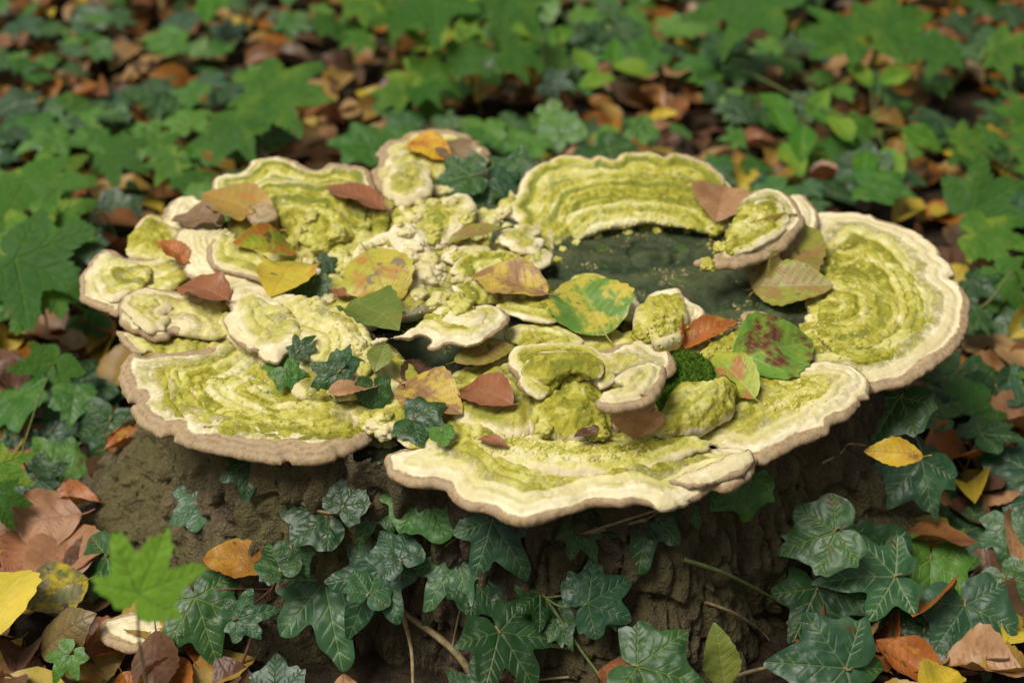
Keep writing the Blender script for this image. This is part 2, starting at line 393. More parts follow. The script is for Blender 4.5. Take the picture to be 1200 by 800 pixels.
# ------------------------------------------------------------------ bracket fungi
def parse(s):
    P, A = [], []
    for tok in s.split():
        a = tok.endswith('*'); x, y = tok.rstrip('*').split(','); P.append((float(x), float(y))); A.append(a)
    return P, A
SEED = [0]
def bracket(outline, z, gy=0.0, gx=0.0, rim=.008, brown=.010, white=.013, alg=1.0, lump=.0045, lscale=70, tone=.0, dome=0.0,
            smooth=None, droop=.004, rings=.0016, ringl=.019, wave=.005, under=.28, h=.0019, round_=None, edge=.0026, browncol=1.0):
    """a shelf with a free rounded margin, zoned upper face and a wedge underside; returns verts, faces, attributes"""
    SEED[0] += 1; sd_ = SEED[0] * 31
    P, A = parse(outline)
    cx = sum(p[0] for p in P) / len(P); cy = sum(p[1] for p in P) / len(P); c = unproj(cx, cy, z)
    pts = []
    for px, py in P:
        r = ray(px, py); t = (z - CAM.z + gx * (CAM.x - c.x) + gy * (CAM.y - c.y)) / (r.z - gx * r.x - gy * r.y)
        q = CAM + r * t; pts.append((q.x, q.y))
    npp = max(6, int(np.linalg.norm(np.diff(np.array(pts + pts[:1]), axis=0), axis=1).mean() / .0015))
    B = catmull(pts, npp); fl = np.repeat(np.array(A), npp)
    # a free run ends half-way to the next traced point
    k = npp // 2; fl = np.roll(fl, -k) & fl | np.roll(fl, k) & fl if fl.any() and not fl.all() else fl
    T = np.roll(B, -2, 0) - np.roll(B, 2, 0); T /= np.linalg.norm(T, axis=1)[:, None] + 1e-9; Nn = np.column_stack([T[:, 1], -T[:, 0]])
    area = .5 * np.sum(B[:, 0] * np.roll(B[:, 1], -1) - np.roll(B[:, 0], -1) * B[:, 1])
    if area < 0: Nn = -Nn
    B = B + Nn * (fbm(p3(B, z), 45, 2, sd_) * edge * 1.3 + fbm(p3(B, z), 110, 2, sd_ + 3) * edge * .6)[:, None]
    nick = np.clip(fbm(p3(B, z), 38, 2, sd_ + 41) - .38, 0, 1) * .030      # bites and nicks in the margin
    B = B - Nn * nick[:, None]
    x0, y0 = B.min(0) - 2 * h; x1, y1 = B.max(0) + 2 * h
    gxs = np.arange(x0, x1 + h, h); gys = np.arange(y0, y1 + h, h)
    X, Y = np.meshgrid(gxs, gys); Q = np.column_stack([X.ravel(), Y.ravel()])
    # jitter hides the grid
    Q = Q + (rng.random(Q.shape) - .5) * h * .35
    free = B[~fl] if (~fl).any() else B
    dall = np.full(len(Q), 9.); near = np.zeros(len(Q), int); dfree = np.full(len(Q), 9.); ins = np.zeros(len(Q), bool)
    Bn = np.roll(B, -1, 0)
    for a in range(0, len(Q), 4000):
        q = Q[a:a + 4000]
        D = (q[:, None, 0] - B[None, :, 0]) ** 2 + (q[:, None, 1] - B[None, :, 1]) ** 2
        near[a:a + 4000] = D.argmin(1); dall[a:a + 4000] = np.sqrt(D.min(1))
        dfree[a:a + 4000] = np.sqrt(np.where(fl[None, :], 9, D).min(1)) if (~fl).any() else .05
        cr = ((B[None, :, 1] > q[:, None, 1]) != (Bn[None, :, 1] > q[:, None, 1])) & (q[:, None, 0] < (Bn[None, :, 0] - B[None, :, 0]) * (q[:, None, 1] - B[None, :, 1]) / (Bn[None, :, 1] - B[None, :, 1] + 1e-15) + B[None, :, 0])
        ins[a:a + 4000] = cr.sum(1) % 2 == 1
    ny, nx = X.shape; I = np.arange(ny * nx).reshape(ny, nx)
    cells = np.stack([I[:-1, :-1], I[:-1, 1:], I[1:, 1:], I[1:, :-1]], -1).reshape(-1, 4)
    cells = cells[ins[cells].any(1)]
    used = np.unique(cells); bnd = used[~ins[used]]
    Q[bnd] = B[near[bnd]]; dall[bnd] = 0
    dfb = np.where(fl[near[bnd]], dfree[bnd], 0); dfree[bnd] = dfb
    remap = np.full(ny * nx, -1); remap[used] = np.arange(len(used))
    Q = Q[used]; da = dall[used]; df = dfree[used]; F = remap[cells]; isb = ~ins[used]
    q3 = p3(Q, z); plane = z + gx * (Q[:, 0] - c.x) + gy * (Q[:, 1] - c.y)
    Rr = (round_ or rim * .85) * (1 + (.0 if round_ else .35) * fbm(q3, 18, 2, sd_ + 21)); t = np.clip(da / Rr, 0, 1); prof = np.sqrt(1 - (1 - t) ** 2)
    if not round_: tt = np.clip(da / (Rr * 1.9), 0, 1); ptop = .55 * prof + .45 * (1 - (1 - tt) ** 2)
    else: ptop = prof
    wv = fbm(q3, 9, 2, sd_ + 7) * wave + fbm(q3, 28, 2, sd_ + 8) * wave * .35
    base = plane + wv - droop * np.exp(-df / .03) + dome * (1 - np.exp(-df / .045))
    dn = df + fbm(q3, 22, 2, sd_ + 11) * .006
    ph = (df + fbm(q3, 13, 3, sd_ + 11) * .006) / (ringl * .62)
    ki = np.floor(ph).astype(np.int64); fr_ = sstep(.78, 1.0, ph - ki); zz_ = np.zeros_like(ki)
    bandv = _hash(ki, zz_, zz_, sd_) * (1 - fr_) + _hash(ki + 1, zz_, zz_, sd_) * fr_   # each growth zone has its own tint
    rid = np.abs(np.sin(ph * math.pi)) ** .6                      # cusped growth ridges with narrow grooves between them
    ramp_ = np.clip(.75 + .9 * fbm(q3, 11, 2, sd_ + 22), .1, 1.5)
    ringz = (rid - .6) * rings * 2.0 * ramp_ * sstep(.003, .010, df) * (.35 + .65 * sstep(white * .5, white * 1.3, df))
    groove = -.0016 * np.exp(-((df - brown * 1.15) / .003) ** 2) if brown > .003 else 0
    top = base + Rr * ptop * .8 + ringz + groove
    bot = base - Rr * prof * .8 - np.minimum(under * np.clip(da - Rr, 0, 9), .07)
    Vt = np.column_stack([Q, top])
    # face normals averaged to verts, then lumps pushed out along them
    def vnorm(V):
        a, b_, c_, d_ = (V[F[:, k]] for k in range(4)); fn = np.cross(c_ - a, d_ - b_); N = np.zeros_like(V)
        for k in range(4): np.add.at(N, F[:, k], fn)
        return N / (np.linalg.norm(N, axis=1)[:, None] + 1e-12)
    Nv = vnorm(Vt); Nv[Nv[:, 2] < 0] *= -1
    sm_ = smooth if smooth else (white * 1.0 + .005 if not round_ else white)
    env = sstep(sm_ * .55, sm_ * 1.9, dn) * (1 - isb)
    w1 = 1 - worley(Vt, lscale, sd_ + 1) ** 1.2; w2 = 1 - worley(Vt, lscale * 2.3, sd_ + 2)
    dsp = lump * .70 * env * ((w1 - .45) * 1.25 + (w2 - .45) * .85 + fbm(Vt, lscale * .35, 2, sd_ + 4) * 1.5) + lump * .22 * (1 - env) * sstep(.002, .01, df) * (0.5 - worley(Vt, 110, sd_ + 23))
    fine = (fbm(Vt, 120, 2, sd_ + 5) * .0009 + fbm(Vt, 330, 1, sd_ + 6) * .0003) * (1 - isb)
    Vt = Vt + Nv * (dsp + fine)[:, None]
    nb = len(Q)
    inner = ~isb; bmap = np.arange(nb); bmap[inner] = nb + np.arange(inner.sum())
    Vb = np.column_stack([Q, bot])[inner]
    Vb[:, 2] += fbm(Vb, 60, 2, sd_ + 9) * .002
    V = np.vstack([Vt, Vb]); Fb = bmap[F][:, ::-1]; FF = np.vstack([F, Fb])
    nz_ = fbm(q3, 40, 2, sd_ + 13) * .005
    bwv = brown * np.clip(.85 + 1.1 * fbm(q3, 13, 2, sd_ + 31), .25, 1.7)
    brn = (1 - sstep(bwv * .6, bwv * 1.25 + .001, df + nz_ * .8)) * browncol if brown > 0 else np.zeros(nb)
    al = (.5 * sstep(white * .35, white * .95, df + nz_) + .5 * sstep(white * .8, white * 2.2, df + nz_)) * alg
    full = lambda a, vb: np.concatenate([a, np.full(inner.sum(), vb)])
    at = {'brown': full(brn, 0), 'alg': full(al, 0), 'rimd': full(df, .1), 'tone': full(np.full(nb, tone), 0), 'groove': full((1 - rid) * np.clip(ramp_, 0, 1), 0), 'band': full(bandv, .5),
          'under': np.concatenate([np.zeros(nb), sstep(.5, 1.0, t[inner]) * .85])}
    at['brown'][nb:] = (1 - sstep(.4, 1, t[inner])) * (brn[inner] > .2)
    bvh_add(Vt, F)
    PLANE[0] = (z, gx, gy, c)
    return V, FF, at
PLANE = [None]; PL = {}
def bracket_object(name, label, cat, outline, z, **kw):
    V, F, at = bracket(outline, z, **kw)
    b = np.array([V[:, 0].mean(), V[:, 1].mean(), V[:, 2].min()])
    o = link(name, mesh_from(name, V - b, F, at), mat=M_FUN, loc=tuple(b), label=label, cat=cat); PL[o.name] = PLANE[0]; return o
def tier(parent_label, outline, dz, **kw):
    """a smaller growth tier fused on the upper face of a bracket: a part of it"""
    par = next(o for o in col.objects if o.get('label', '').startswith(parent_label)); z, gx, gy, c = PL[par.name]
    P, A = parse(outline); px = sum(p[0] for p in P) / len(P); py = sum(p[1] for p in P) / len(P); r = ray(px, py)
    t = (z - CAM.z + gx * (CAM.x - c.x) + gy * (CAM.y - c.y)) / (r.z - gx * r.x - gy * r.y)
    kw.setdefault('gx', gx); kw.setdefault('gy', gy); kw.setdefault('rim', .006); kw.setdefault('brown', 0); kw.setdefault('under', .05)
    V, F, at = bracket(outline, (CAM + r * t).z + dz, **kw)
    link('growth_tier', mesh_from('growth_tier', V - np.array(par.location), F, at), par, M_FUN)
def FB(label, outline, z, **kw):
    return bracket_object('bracket_fungus', label, 'bracket fungus', outline, z, **kw)
def lump_mass(label, outline, z, high=.03, **kw):
    a = dict(round_=high, rim=high, brown=0, white=.004, lump=.008, lscale=55, dome=0, droop=0, rings=0, under=0, edge=.003, wave=.004); a.update(kw)
    return bracket_object('lumpy_fungus', label, 'lumpy fungus', outline, z, **a)

# low crust that fills the gaps on the stump top
crust = lump_mass('rough cream and yellow fungus crust covering the stump top between the brackets',
    '255,300 275,262 330,240 420,240 470,225 560,200 600,235 640,262 648,300 600,340 540,350 480,372 430,392 470,420 520,470 540,500 470,512 400,490 330,450 262,400 235,350', .262,
    high=.016, lump=.014, lscale=36, alg=.7, tone=-.1, wave=.014, h=.0026)
lump_mass('low olive crust on the stump top around the central column and moss',
    '505,470 560,425 640,400 700,392 760,392 812,395 850,405 900,400 930,412 925,440 880,470 830,505 760,518 680,522 600,520 540,505', .258, high=.012, lump=.009, lscale=50, alg=.8, tone=.1, wave=.006, h=.003)
FB('large round bracket with wide cream band and brown edge at far right',
   '940,268 950,251 985,248 1012,249 1035,256 1060,266 1086,279 1105,300 1121,320 1133,341 1138,362 1134,386 1121,406 1098,426 1070,441 1040,453 1015,458 985,450* 955,425* 930,408* 940,370* 945,345* 930,310*', .262, gy=.03, rim=.009, brown=.014, white=0.044, alg=1.0, lump=0.0022, lscale=85, dome=-.004, tone=.05, smooth=0.036, rings=0.0022, ringl=0.026)
FB('long tapering tongue shaped bracket with white margin at right front of the cluster',
   '800,530* 840,490* 880,452* 915,440* 940,429 960,425 985,427 1003,430 1013,438 1019,452 1017,469 1000,485 975,500 945,516 915,531 888,541 860,538* 835,528*', .263, gx=.05, rim=.009, brown=.010, white=0.026, alg=.8, lump=0.003, lscale=65, dome=.006)
front = FB('wide wavy bracket with cream lip hanging over the front of the stump',
   '450,531 454,546 475,555 492,561 508,559 522,563 531,578 549,590 575,598 588,606 608,612 636,609 665,600 692,590 720,588 750,585 776,590 800,583 820,572 834,563 852,566 873,558 886,545 887,527 872,516 845,514* 800,508* 750,505* 705,512* 650,514* 605,514* 570,505* 535,490* 515,500* 490,515 465,520', .272, gy=.02, rim=.010, brown=.007, white=0.028, alg=.95, lump=0.0035, lscale=75, droop=.008, dome=.002, wave=.010, browncol=.85)
FB('broad olive yellow bracket with brown banded margin at left front of the stump',
   '141,446 141,431 147,418 160,411 195,411 235,407* 270,407* 296,421* 325,444* 352,458* 400,478* 440,492 432,516 402,529 372,538 330,539 282,532 240,525 202,515 176,501 157,486 148,466', .262, gy=.03, rim=.009, brown=.022, white=0.032, alg=1.0, lump=0.003, lscale=55, droop=.006, tone=.05, dome=.004, smooth=0.03, rings=0.0022, ringl=0.026)
FB('low pale shelf with fluted edge just above the left front bracket',
   '133,387 137,381 150,384 175,388* 230,380* 275,383* 300,402* 270,409* 200,414* 160,410 147,402', .266, rim=.007, brown=.008, white=0.00868, alg=0.7, lump=.004)
FB('pale wrinkled bracket with grey margin at left edge of the stump, above the fluted shelf',
   '139,356 144,345 156,337 173,335 215,338* 252,350* 272,370* 268,390* 235,393* 203,387 196,393 180,393 165,386 149,381 140,370', .279, rim=.008, brown=.009, white=0.02, alg=0.6, lump=.006, lscale=50, wave=.009)
FB('leftmost bracket with scalloped brown edge touching the dark ivy',
   '93,346 92,326 102,304 113,294 129,289 151,298 180,300* 206,305* 225,325* 200,342* 168,340* 148,354 138,367 121,361 105,353', .268, rim=.007, brown=.010, white=0.018, alg=0.75, lump=.0045, edge=.003)
FB('small olive bracket partly hidden behind the leftmost bracket',
   '148,292* 160,262 170,252 182,250 197,257 212,272* 216,300* 190,314* 163,306*', .262, gy=.15, rim=.006, brown=.003, white=0.00868, alg=.95, lump=.004)
FB('small grey rimmed bracket behind the long orange leaf at upper left',
   '189,256 193,240 208,229 228,226 250,227 263,240* 263,262* 240,276* 215,273* 198,264*', .272, gy=.12, rim=.006, brown=.010, white=0.0124, alg=.3, lump=.002)
FB('white fan shaped bracket below the orange leaf at left, lower of two tiers',
   '205,273 203,290 211,308 222,322 240,336 263,346 286,343 312,336* 322,318* 300,290* 260,272* 225,266', .288, gy=.10, rim=.006, brown=.005, white=0.022, alg=0.4, lump=.002, rings=.002, ringl=.012)
FB('upper of two white tiers under the orange leaf at left',
   '240,297 243,307 255,313 276,317 300,325 320,332 330,318* 295,290* 262,276* 246,281', .300, gy=.10, rim=.005, brown=.004, white=0.00868, alg=.7, lump=.002)
FB('wide scalloped bracket with fringed green centre at the upper left of the cluster',
   '248,229 249,212 262,203 281,200 290,190 300,184 325,181 348,187 371,197 385,190 406,190 432,199 442,225* 456,250* 452,276* 432,292* 415,311* 380,308* 345,300* 318,286* 297,262* 273,246* 262,240', .280, gy=.16, rim=.007, brown=.011, white=0.01488, alg=1.0, lump=0.0036, lscale=60, tone=.28)
FB('little grey knob bracket turned on edge inside the scalloped bracket',
   '287,243 295,237 308,235 319,238 326,246 321,255 306,261 293,257', .312, gy=.4, rim=.006, brown=.03, white=0.05, alg=.0, lump=.0)
FB('rounded bracket with thick brown back rim and a yellow leaf on it, rearmost of all',
   '433,209 437,191 443,174 460,161 490,154 530,153 556,160 571,171 576,184 566,206* 550,226* 520,236* 480,236* 456,229* 440,221', .287, gy=.16, rim=.009, brown=.013, white=0.01736, alg=.75, lump=.005, lscale=60)
FB('puckered cream lobe in front of the rearmost bracket',
   '449,216 452,201 466,192 490,190 507,206 501,226 481,238 461,235', .304, gy=.1, rim=.009, brown=0, white=0.00744, alg=.65, lump=0.01, lscale=60, edge=0.006, rings=0.0)
FB('pale crinkled bracket with green hollow in the middle of the back row',
   '460,248* 470,233* 492,230* 515,232 536,225 551,228 559,241 559,258 551,270 536,276 522,286 503,288 478,280* 462,265*', .290, gy=.10, rim=.009, brown=0, white=0.01116, alg=.8, lump=.006, lscale=60, tone=.1, dome=-.006)
FB('big yellow green fan bracket with fine pale rim rising at the back right',
   '591,241 604,229 610,211 618,198 635,188 660,181 680,180 691,184 703,181 721,184 732,177 760,175 790,177 820,185 845,200 861,220 873,233 872,252* 855,290* 832,274* 790,264* 745,268* 705,272* 672,284* 652,304* 640,292* 625,268* 605,256', .283, gy=.30, rim=.006, brown=.0035, white=0.01, alg=1.0, lump=0.0024, lscale=75, rings=0.003, ringl=.034, tone=.26, dome=-.004, smooth=0.02)
FB('raised ear shaped bracket with thick grey rim beside the round brown leaf',
   '868,238* 878,224 890,218 908,218 928,227 940,241 944,254 936,268 922,285 900,298 872,308 848,313 826,311 814,304 836,296* 850,276* 862,254*', .312, gy=.06, rim=.009, brown=.011, white=0.01612, alg=.8, lump=.004)
FB('small grey rimmed lobe tucked behind the ear shaped bracket',
   '925,232* 941,228 953,236 961,249 958,268 945,282* 930,275*', .285, rim=.007, brown=.009, white=0.05, alg=.1, lump=.001)
FB('white scalloped bracket with yellow lumpy middle, left of centre',
   '271,360 264,350 267,338 280,333 302,332 330,340* 360,350* 396,362* 426,385* 441,412* 430,441* 398,432* 365,422* 340,413 326,424 310,421 295,411 280,400 268,388 262,373', .294, gy=.05, rim=.009, brown=.003, white=0.022, alg=0.62, lump=.0055, lscale=60, tone=-.15)
FB('cream block of fungus below the white scalloped bracket, next to three ivy leaves',
   '335,412* 365,398* 400,400* 432,415* 448,440* 436,458* 405,466* 372,466* 345,460 338,438', .280, rim=.012, brown=0, white=0.00992, alg=.7, lump=.005, lscale=60, tone=-.2)
FB('thin shelf with grey edge casting a dark gap, in the centre of the cluster',
   '435,401 440,395 465,393 489,395 496,405 506,409 516,407 526,402 546,404 570,398 585,389 595,379 596,371 590,362 576,357 556,359* 538,364* 518,362* 500,370* 482,384* 462,392*', .307, gy=.03, rim=.0075, brown=.0035, white=0.01364, alg=.85, lump=.003, tone=-.1, under=.1)
FB('green fan bracket carrying a brown and yellow leaf, just behind the centre',
   '527,321 532,305 548,295 570,290 595,291 611,301 626,320* 642,338* 655,346 650,352* 600,356* 560,356* 541,348 530,336', .289, gy=.10, rim=.005, brown=0, white=0.00434, alg=1.0, lump=.003, tone=.15, rings=.002)
FB('thin green lip below the brown and yellow leaf at centre',
   '580,356* 600,350* 640,348* 662,352* 660,366 648,373 626,373 602,367', .294, rim=.004, brown=0, white=0.00434, alg=1.0, lump=.002, tone=.1)
FB('small green bracket between the central cap and the thin shelf',
   '589,393 600,381 621,376 650,378 676,389 681,399 655,407* 620,405*', .284, rim=.005, brown=0, white=0.00496, alg=1.0, lump=.003, tone=.1)
lump_mass('ruffled cream and olive fungus skirt carrying a brown leaf, near the centre',
   '526,487 535,472 548,462 560,446 588,435 608,432 640,466 634,498 612,517 580,517 546,508 530,498', .272, high=.022, lump=.006, alg=.7, white=0.0062)
lump_mass('thick knobbly olive green column of fungus under the central cap',
   '620,502 628,474 634,444 658,428 690,428 710,446 720,468 727,492 721,511 692,519 655,520 630,514', .280, high=.040, lump=.010, lscale=48, alg=1.0, tone=.1, white=0.001)
FB('domed central cap with pale scalloped rim on the knobbly column',
   '596,426 599,411 612,403 632,398 660,396 690,400 704,408 716,421 723,436 716,446 704,450 690,446* 665,442* 648,455* 637,466 624,461 609,453 599,441', .322, gy=.38, rim=.008, brown=.001, white=.007, alg=1.0, lump=.003, tone=.08, rings=.003, ringl=.024, dome=-.004)
FB('curled bracket with brown and white stripes right behind the central cap',
   '690,420* 708,412 728,403 755,400 780,408 792,420 794,432 784,440 760,445* 730,440* 705,440*', .318, gy=.12, rim=.007, brown=.010, white=0.01364, alg=.6, lump=.002)
FB('brown rimmed ear bracket jutting out over a standing dead leaf, right of the central cap',
   '699,472 716,481 736,480 760,472 775,456 782,441 779,430 765,422 747,423 734,431 722,442* 712,458*', .344, rim=.007, brown=.009, white=0.01054, alg=.45, lump=.003, under=.15)
FB('tiny yellow cap behind the big green and yellow leaf',
   '666,333 680,321 704,320 717,330 719,343 700,354* 672,350*', .280, gy=.1, rim=.005, brown=0, white=0.00372, alg=1.0, lump=.003)
FB('tiny white topped cap next to the tiny yellow cap',
   '713,350 729,338 745,342 751,356 746,372* 718,368*', .282, gy=.1, rim=.006, brown=0, white=0.00868, alg=.5, lump=.003)
FB('white frilled bracket behind the yellow knob, right of the green and yellow leaf',
   '753,357 760,343 775,337 795,335 804,345 812,352 826,360 829,373 821,386 814,398* 780,395* 756,380*', .284, gy=.12, rim=.008, brown=.003, white=0.01364, alg=.3, lump=.003, rings=.002, ringl=.010)
lump_mass('yellow knob with warty top in front of the white frilled bracket',
   '743,372 752,360 772,356 795,358 808,370 808,386 798,400 775,408 755,402 744,390', .284, high=.026, lump=.009, lscale=60)
FB('small half moon cap with grey rim beside the olive leaf at right',
   '857,382 865,369 880,362 900,364 910,375 914,391 904,402* 875,398*', .285, gy=.12, rim=.006, brown=.009, white=0.0186, alg=.3, lump=.002)
lump_mass('warty yellow mound under the orange leaf right of centre',
   '808,430 835,404 862,394 888,384 908,400 885,418 850,436 825,438', .268, high=.022, lump=.007, lscale=75)
lump_mass('oblong olive yellow lump leaning on the green moss',
   '761,500 766,486 790,472 820,460 845,453 860,462 863,476 850,490 822,503 790,512 770,512', .284, high=.026, lump=.009, lscale=45, tone=.15, white=0.001)
FB('small round cream cap at the notch between the two front brackets',
   '466,510 472,499 488,493 505,495 515,505 513,516 498,522* 476,521', .278, gy=.15, rim=.0045, brown=0, white=0.004, alg=0.8, lump=0.002, rings=0.001)
FB('small crumbly green shelf left of the big fan bracket',
   '582,277 598,262 624,262 638,278 630,295 600,292', .286, rim=.006, brown=0, white=0.00744, alg=.7, lump=.005, tone=.1)
FB('lower crumbly green shelf beside the dark stump face',
   '611,302 628,291 646,297 641,311 620,314', .278, rim=.006, brown=0, white=0.00744, alg=.8, lump=.005)
FB('narrow pale shelf with a dead leaf behind the centre',
   '515,299 530,289 556,284 575,290 560,300 535,306', .283, rim=.006, brown=0, white=0.00744, alg=.5, lump=.003)
FB('flattened grey white fungus slab in the middle of the left half',
   '413,300 425,282 448,270 472,262 488,282 500,300 490,322 468,330 445,318 425,312', .281, gy=.2, rim=.007, brown=0, white=0.05, alg=.12, lump=.006)
FB('small cream bracket on the ground behind the blurred green leaf',
   '115,738 122,724 150,716 185,714 208,718 216,732 206,750 180,760 148,760 124,752', .040, rim=.009, brown=.014, white=0.05, alg=.0, lump=.002, rings=.003, ringl=.018)

G = dict(white=.0008, alg=1.0, lump=.0035, droop=.003)
tier('large round bracket', '975,300* 1000,288 1030,292 1060,312 1084,345 1086,380 1064,408 1025,424 985,415* 960,390* 962,345*', .004, rings=.002, tone=.1, **G)
tier('large round bracket', '975,330* 1000,322 1030,330 1052,352 1050,382 1022,402 985,402* 966,380* 966,350*', .009, rings=.002, tone=.2, **G)
tier('broad olive', '188,440 200,428 235,421* 275,428* 310,450* 345,478* 392,492* 425,502 402,516 345,521 282,516 225,503 196,478', .004, rings=.002, tone=.05, **G)
tier('broad olive', '225,448 262,436* 292,446* 325,470* 372,490* 352,506 300,502 252,486', .009, tone=.1, **G)
tier('big yellow', '632,250 645,222 672,208 710,203 760,202 812,210 842,232 850,262* 800,262* 745,262* 700,266* 668,278* 645,288*', .004, tone=.3, **G)
tier('big yellow', '662,256 690,242 740,236 800,240 834,256 838,272* 790,264* 745,264* 705,270* 675,280*', .008, tone=.15, **G)
tier('wide wavy', '555,528 600,545 640,553 700,554 760,546 812,529 842,519* 800,511* 740,513* 690,518* 640,520* 590,517*', .007, white=.004, alg=.95, lump=.0035, rings=.001, rim=.010)
tier('wide wavy', '780,560 815,548 850,530 874,522 884,532 876,548 850,558 820,566', .004, white=.05, alg=.2, lump=.002, rim=.007, brown=.003)
tier('long tapering', '860,490* 900,462* 940,446* 975,440 990,452 980,470 945,488 905,505 872,515*', .005, white=.006, alg=.95, lump=.0035)
tier('wide scalloped', '285,235 290,218 312,208 340,210 370,214 400,210 425,220 438,245* 425,275* 385,285* 340,275* 305,258*', .005, white=.006, alg=1.0, lump=.005, tone=.35)
tier('wide scalloped', '322,246 345,236 380,240 405,250 412,275* 375,290* 340,278*', .011, white=.003, alg=1.0, lump=.006, tone=.1)
tier('white scalloped', '276,362 274,350 284,342 306,341 326,352* 345,370* 352,395* 338,404 322,408 304,404 290,392 280,378', .006, white=.007, alg=.6, lump=.004)
tier('pale wrinkled', '146,356 152,346 172,341 196,350 208,368* 196,383 178,387 160,380 150,370', .005, white=.007, alg=.65, lump=.006, edge=.007)
tier('leftmost', '108,322 116,308 130,301 150,306* 178,316* 170,336* 148,346 134,352 118,345', .005, white=.008, alg=.75, lump=.004)
tier('rounded bracket', '452,196 462,180 490,172 525,172 548,182 556,200* 520,222* 480,222*', .005, white=.008, alg=.7, lump=.004)
tier('raised ear', '868,250* 882,236 902,232 920,240 926,256 915,274 892,288 866,296* 850,292* 858,270*', .005, white=.006, alg=.95, lump=.004)
tier('domed central', '612,432 622,416 652,407 690,411 708,426 702,440* 670,437* 645,444* 630,453', .005, white=.004, alg=1.0, lump=.003, tone=.2, rings=.002)
tier('flattened grey', '455,268 470,258 486,264 498,286 490,304 472,300 460,286', .012, gy=.45, white=.05, alg=.1, lump=.005)
tier('flattened grey', '486,290 500,280 512,292 514,312 500,322 488,312', .010, white=.05, alg=.15, lump=.006)
tier('thin shelf', '505,352 515,341 535,345 552,358 570,366 560,380 530,378 510,368', .006, white=.01, alg=.6, lump=.004)
tier('pale crinkled', '482,250 500,240 525,240 545,245 546,260 528,268 505,272 486,264', .004, white=.006, alg=.9, lump=.004, tone=.3)

# small knobs of fungus: parts of the crust
bvh_build()
def ico(sub):
    import bmesh
    bm = bmesh.new(); bmesh.ops.create_icosphere(bm, subdivisions=sub, radius=1)
    V = np.array([v.co[:] for v in bm.verts]); F = np.array([[v.index for v in f.verts] for f in bm.faces]); bm.free(); return V, F
ICO = ico(4)
def nodule(px, py, r, flat=.7, alg=.2, k=0):
    p = hit(px, py); V = ICO[0].copy(); s = k * 13 + 5
    off = np.array([k * 1.7, k * .9, k * .4])
    d = fbm(V + off, 1.1, 4, s) * .55 + (0.5 - worley(V + off, 1.9, s)) * .45
    V = V * (1 + d)[:, None] * r * .00112 * np.array([1.2, 1.0, flat])
    a = math.sin(k * 2.3) * 1.5; V = V @ np.array([[math.cos(a), math.sin(a), 0], [-math.sin(a), math.cos(a), 0], [0, 0, 1]])
    V = V + np.array([p.x, p.y, p.z - r * .0001])
    nv = len(V); at = {'brown': np.zeros(nv), 'alg': np.clip(alg * 1.3 + .15 + d * .5, 0, .9), 'groove': np.zeros(nv), 'band': np.full(nv, .55), 'rimd': np.full(nv, .05), 'tone': np.zeros(nv), 'under': np.zeros(nv)}
    b = np.array(crust.location)
    o = link('nodule', mesh_from('nodule', V - b, ICO[1], at), crust, M_FUN)
    bvh_add(V, ICO[1])
NOD = [(517, 226, 12, .2), (508, 222, 8, .1), (540, 214, 13, .15), (530, 205, 9, .1), (556, 204, 13, .1), (566, 216, 14, .4), (572, 232, 8, .2), (598, 230, 8, .1),
       (500, 322, 16, .1), (512, 328, 13, .1), (505, 304, 11, .1), (484, 334, 12, .1), (471, 340, 10, .1), (514, 352, 11, .2), (528, 350, 12, .5), (538, 360, 13, .7),
       (445, 300, 12, .05), (480, 300, 12, .05), (430, 296, 10, .1), (366, 318, 11, .1), (378, 332, 11, .4), (386, 343, 9, .1), (360, 310, 9, .1), (384, 352, 8, .1),
       (398, 300, 13, .6), (404, 315, 10, .4), (440, 497, 11, .15), (452, 503, 10, .1), (464, 509, 9, .1), (438, 518, 10, .2), (456, 520, 9, .15), (450, 490, 9, .5), (430, 492, 10, .6),
       (520, 505, 8, .3), (526, 516, 9, .3), (660, 292, 5, .8), (676, 284, 5, .8), (700, 276, 6, .9), (735, 272, 5, .8), (770, 268, 6, .9), (805, 270, 5, .8), (654, 304, 5, .7), (575, 262, 10, .3), (560, 275, 9, .3), (590, 248, 9, .2), (548, 250, 9, .2), (600, 305, 10, .6), (420, 404, 9, .2), (412, 396, 8, .2), (422, 414, 7, .3),
       (365, 255, 9, .3), (352, 270, 9, .4), (375, 290, 9, .5), (395, 275, 10, .4), (340, 285, 9, .5), (450, 318, 8, .1), (540, 328, 9, .2), (492, 346, 9, .1),
       (740, 385, 9, .7), (752, 392, 10, .7), (700, 505, 9, .9), (640, 498, 10, .9), (830, 310, 9, .7), (845, 290, 9, .7), (838, 270, 8, .8), (990, 312, 6, .6), (984, 320, 5, .5)]
nr_ = random.Random(4)
for _ in range(46):
    a_ = nr_.uniform(0, 6.283); q_ = math.sqrt(nr_.random()); NOD.append((485 + math.cos(a_) * q_ * 95, 285 + math.sin(a_) * q_ * 62, nr_.uniform(4, 9), nr_.uniform(.05, .6)))
for k, (x, y, r_, a) in enumerate(NOD): nodule(x, y, r_, .72, a, k)
bvh_build()

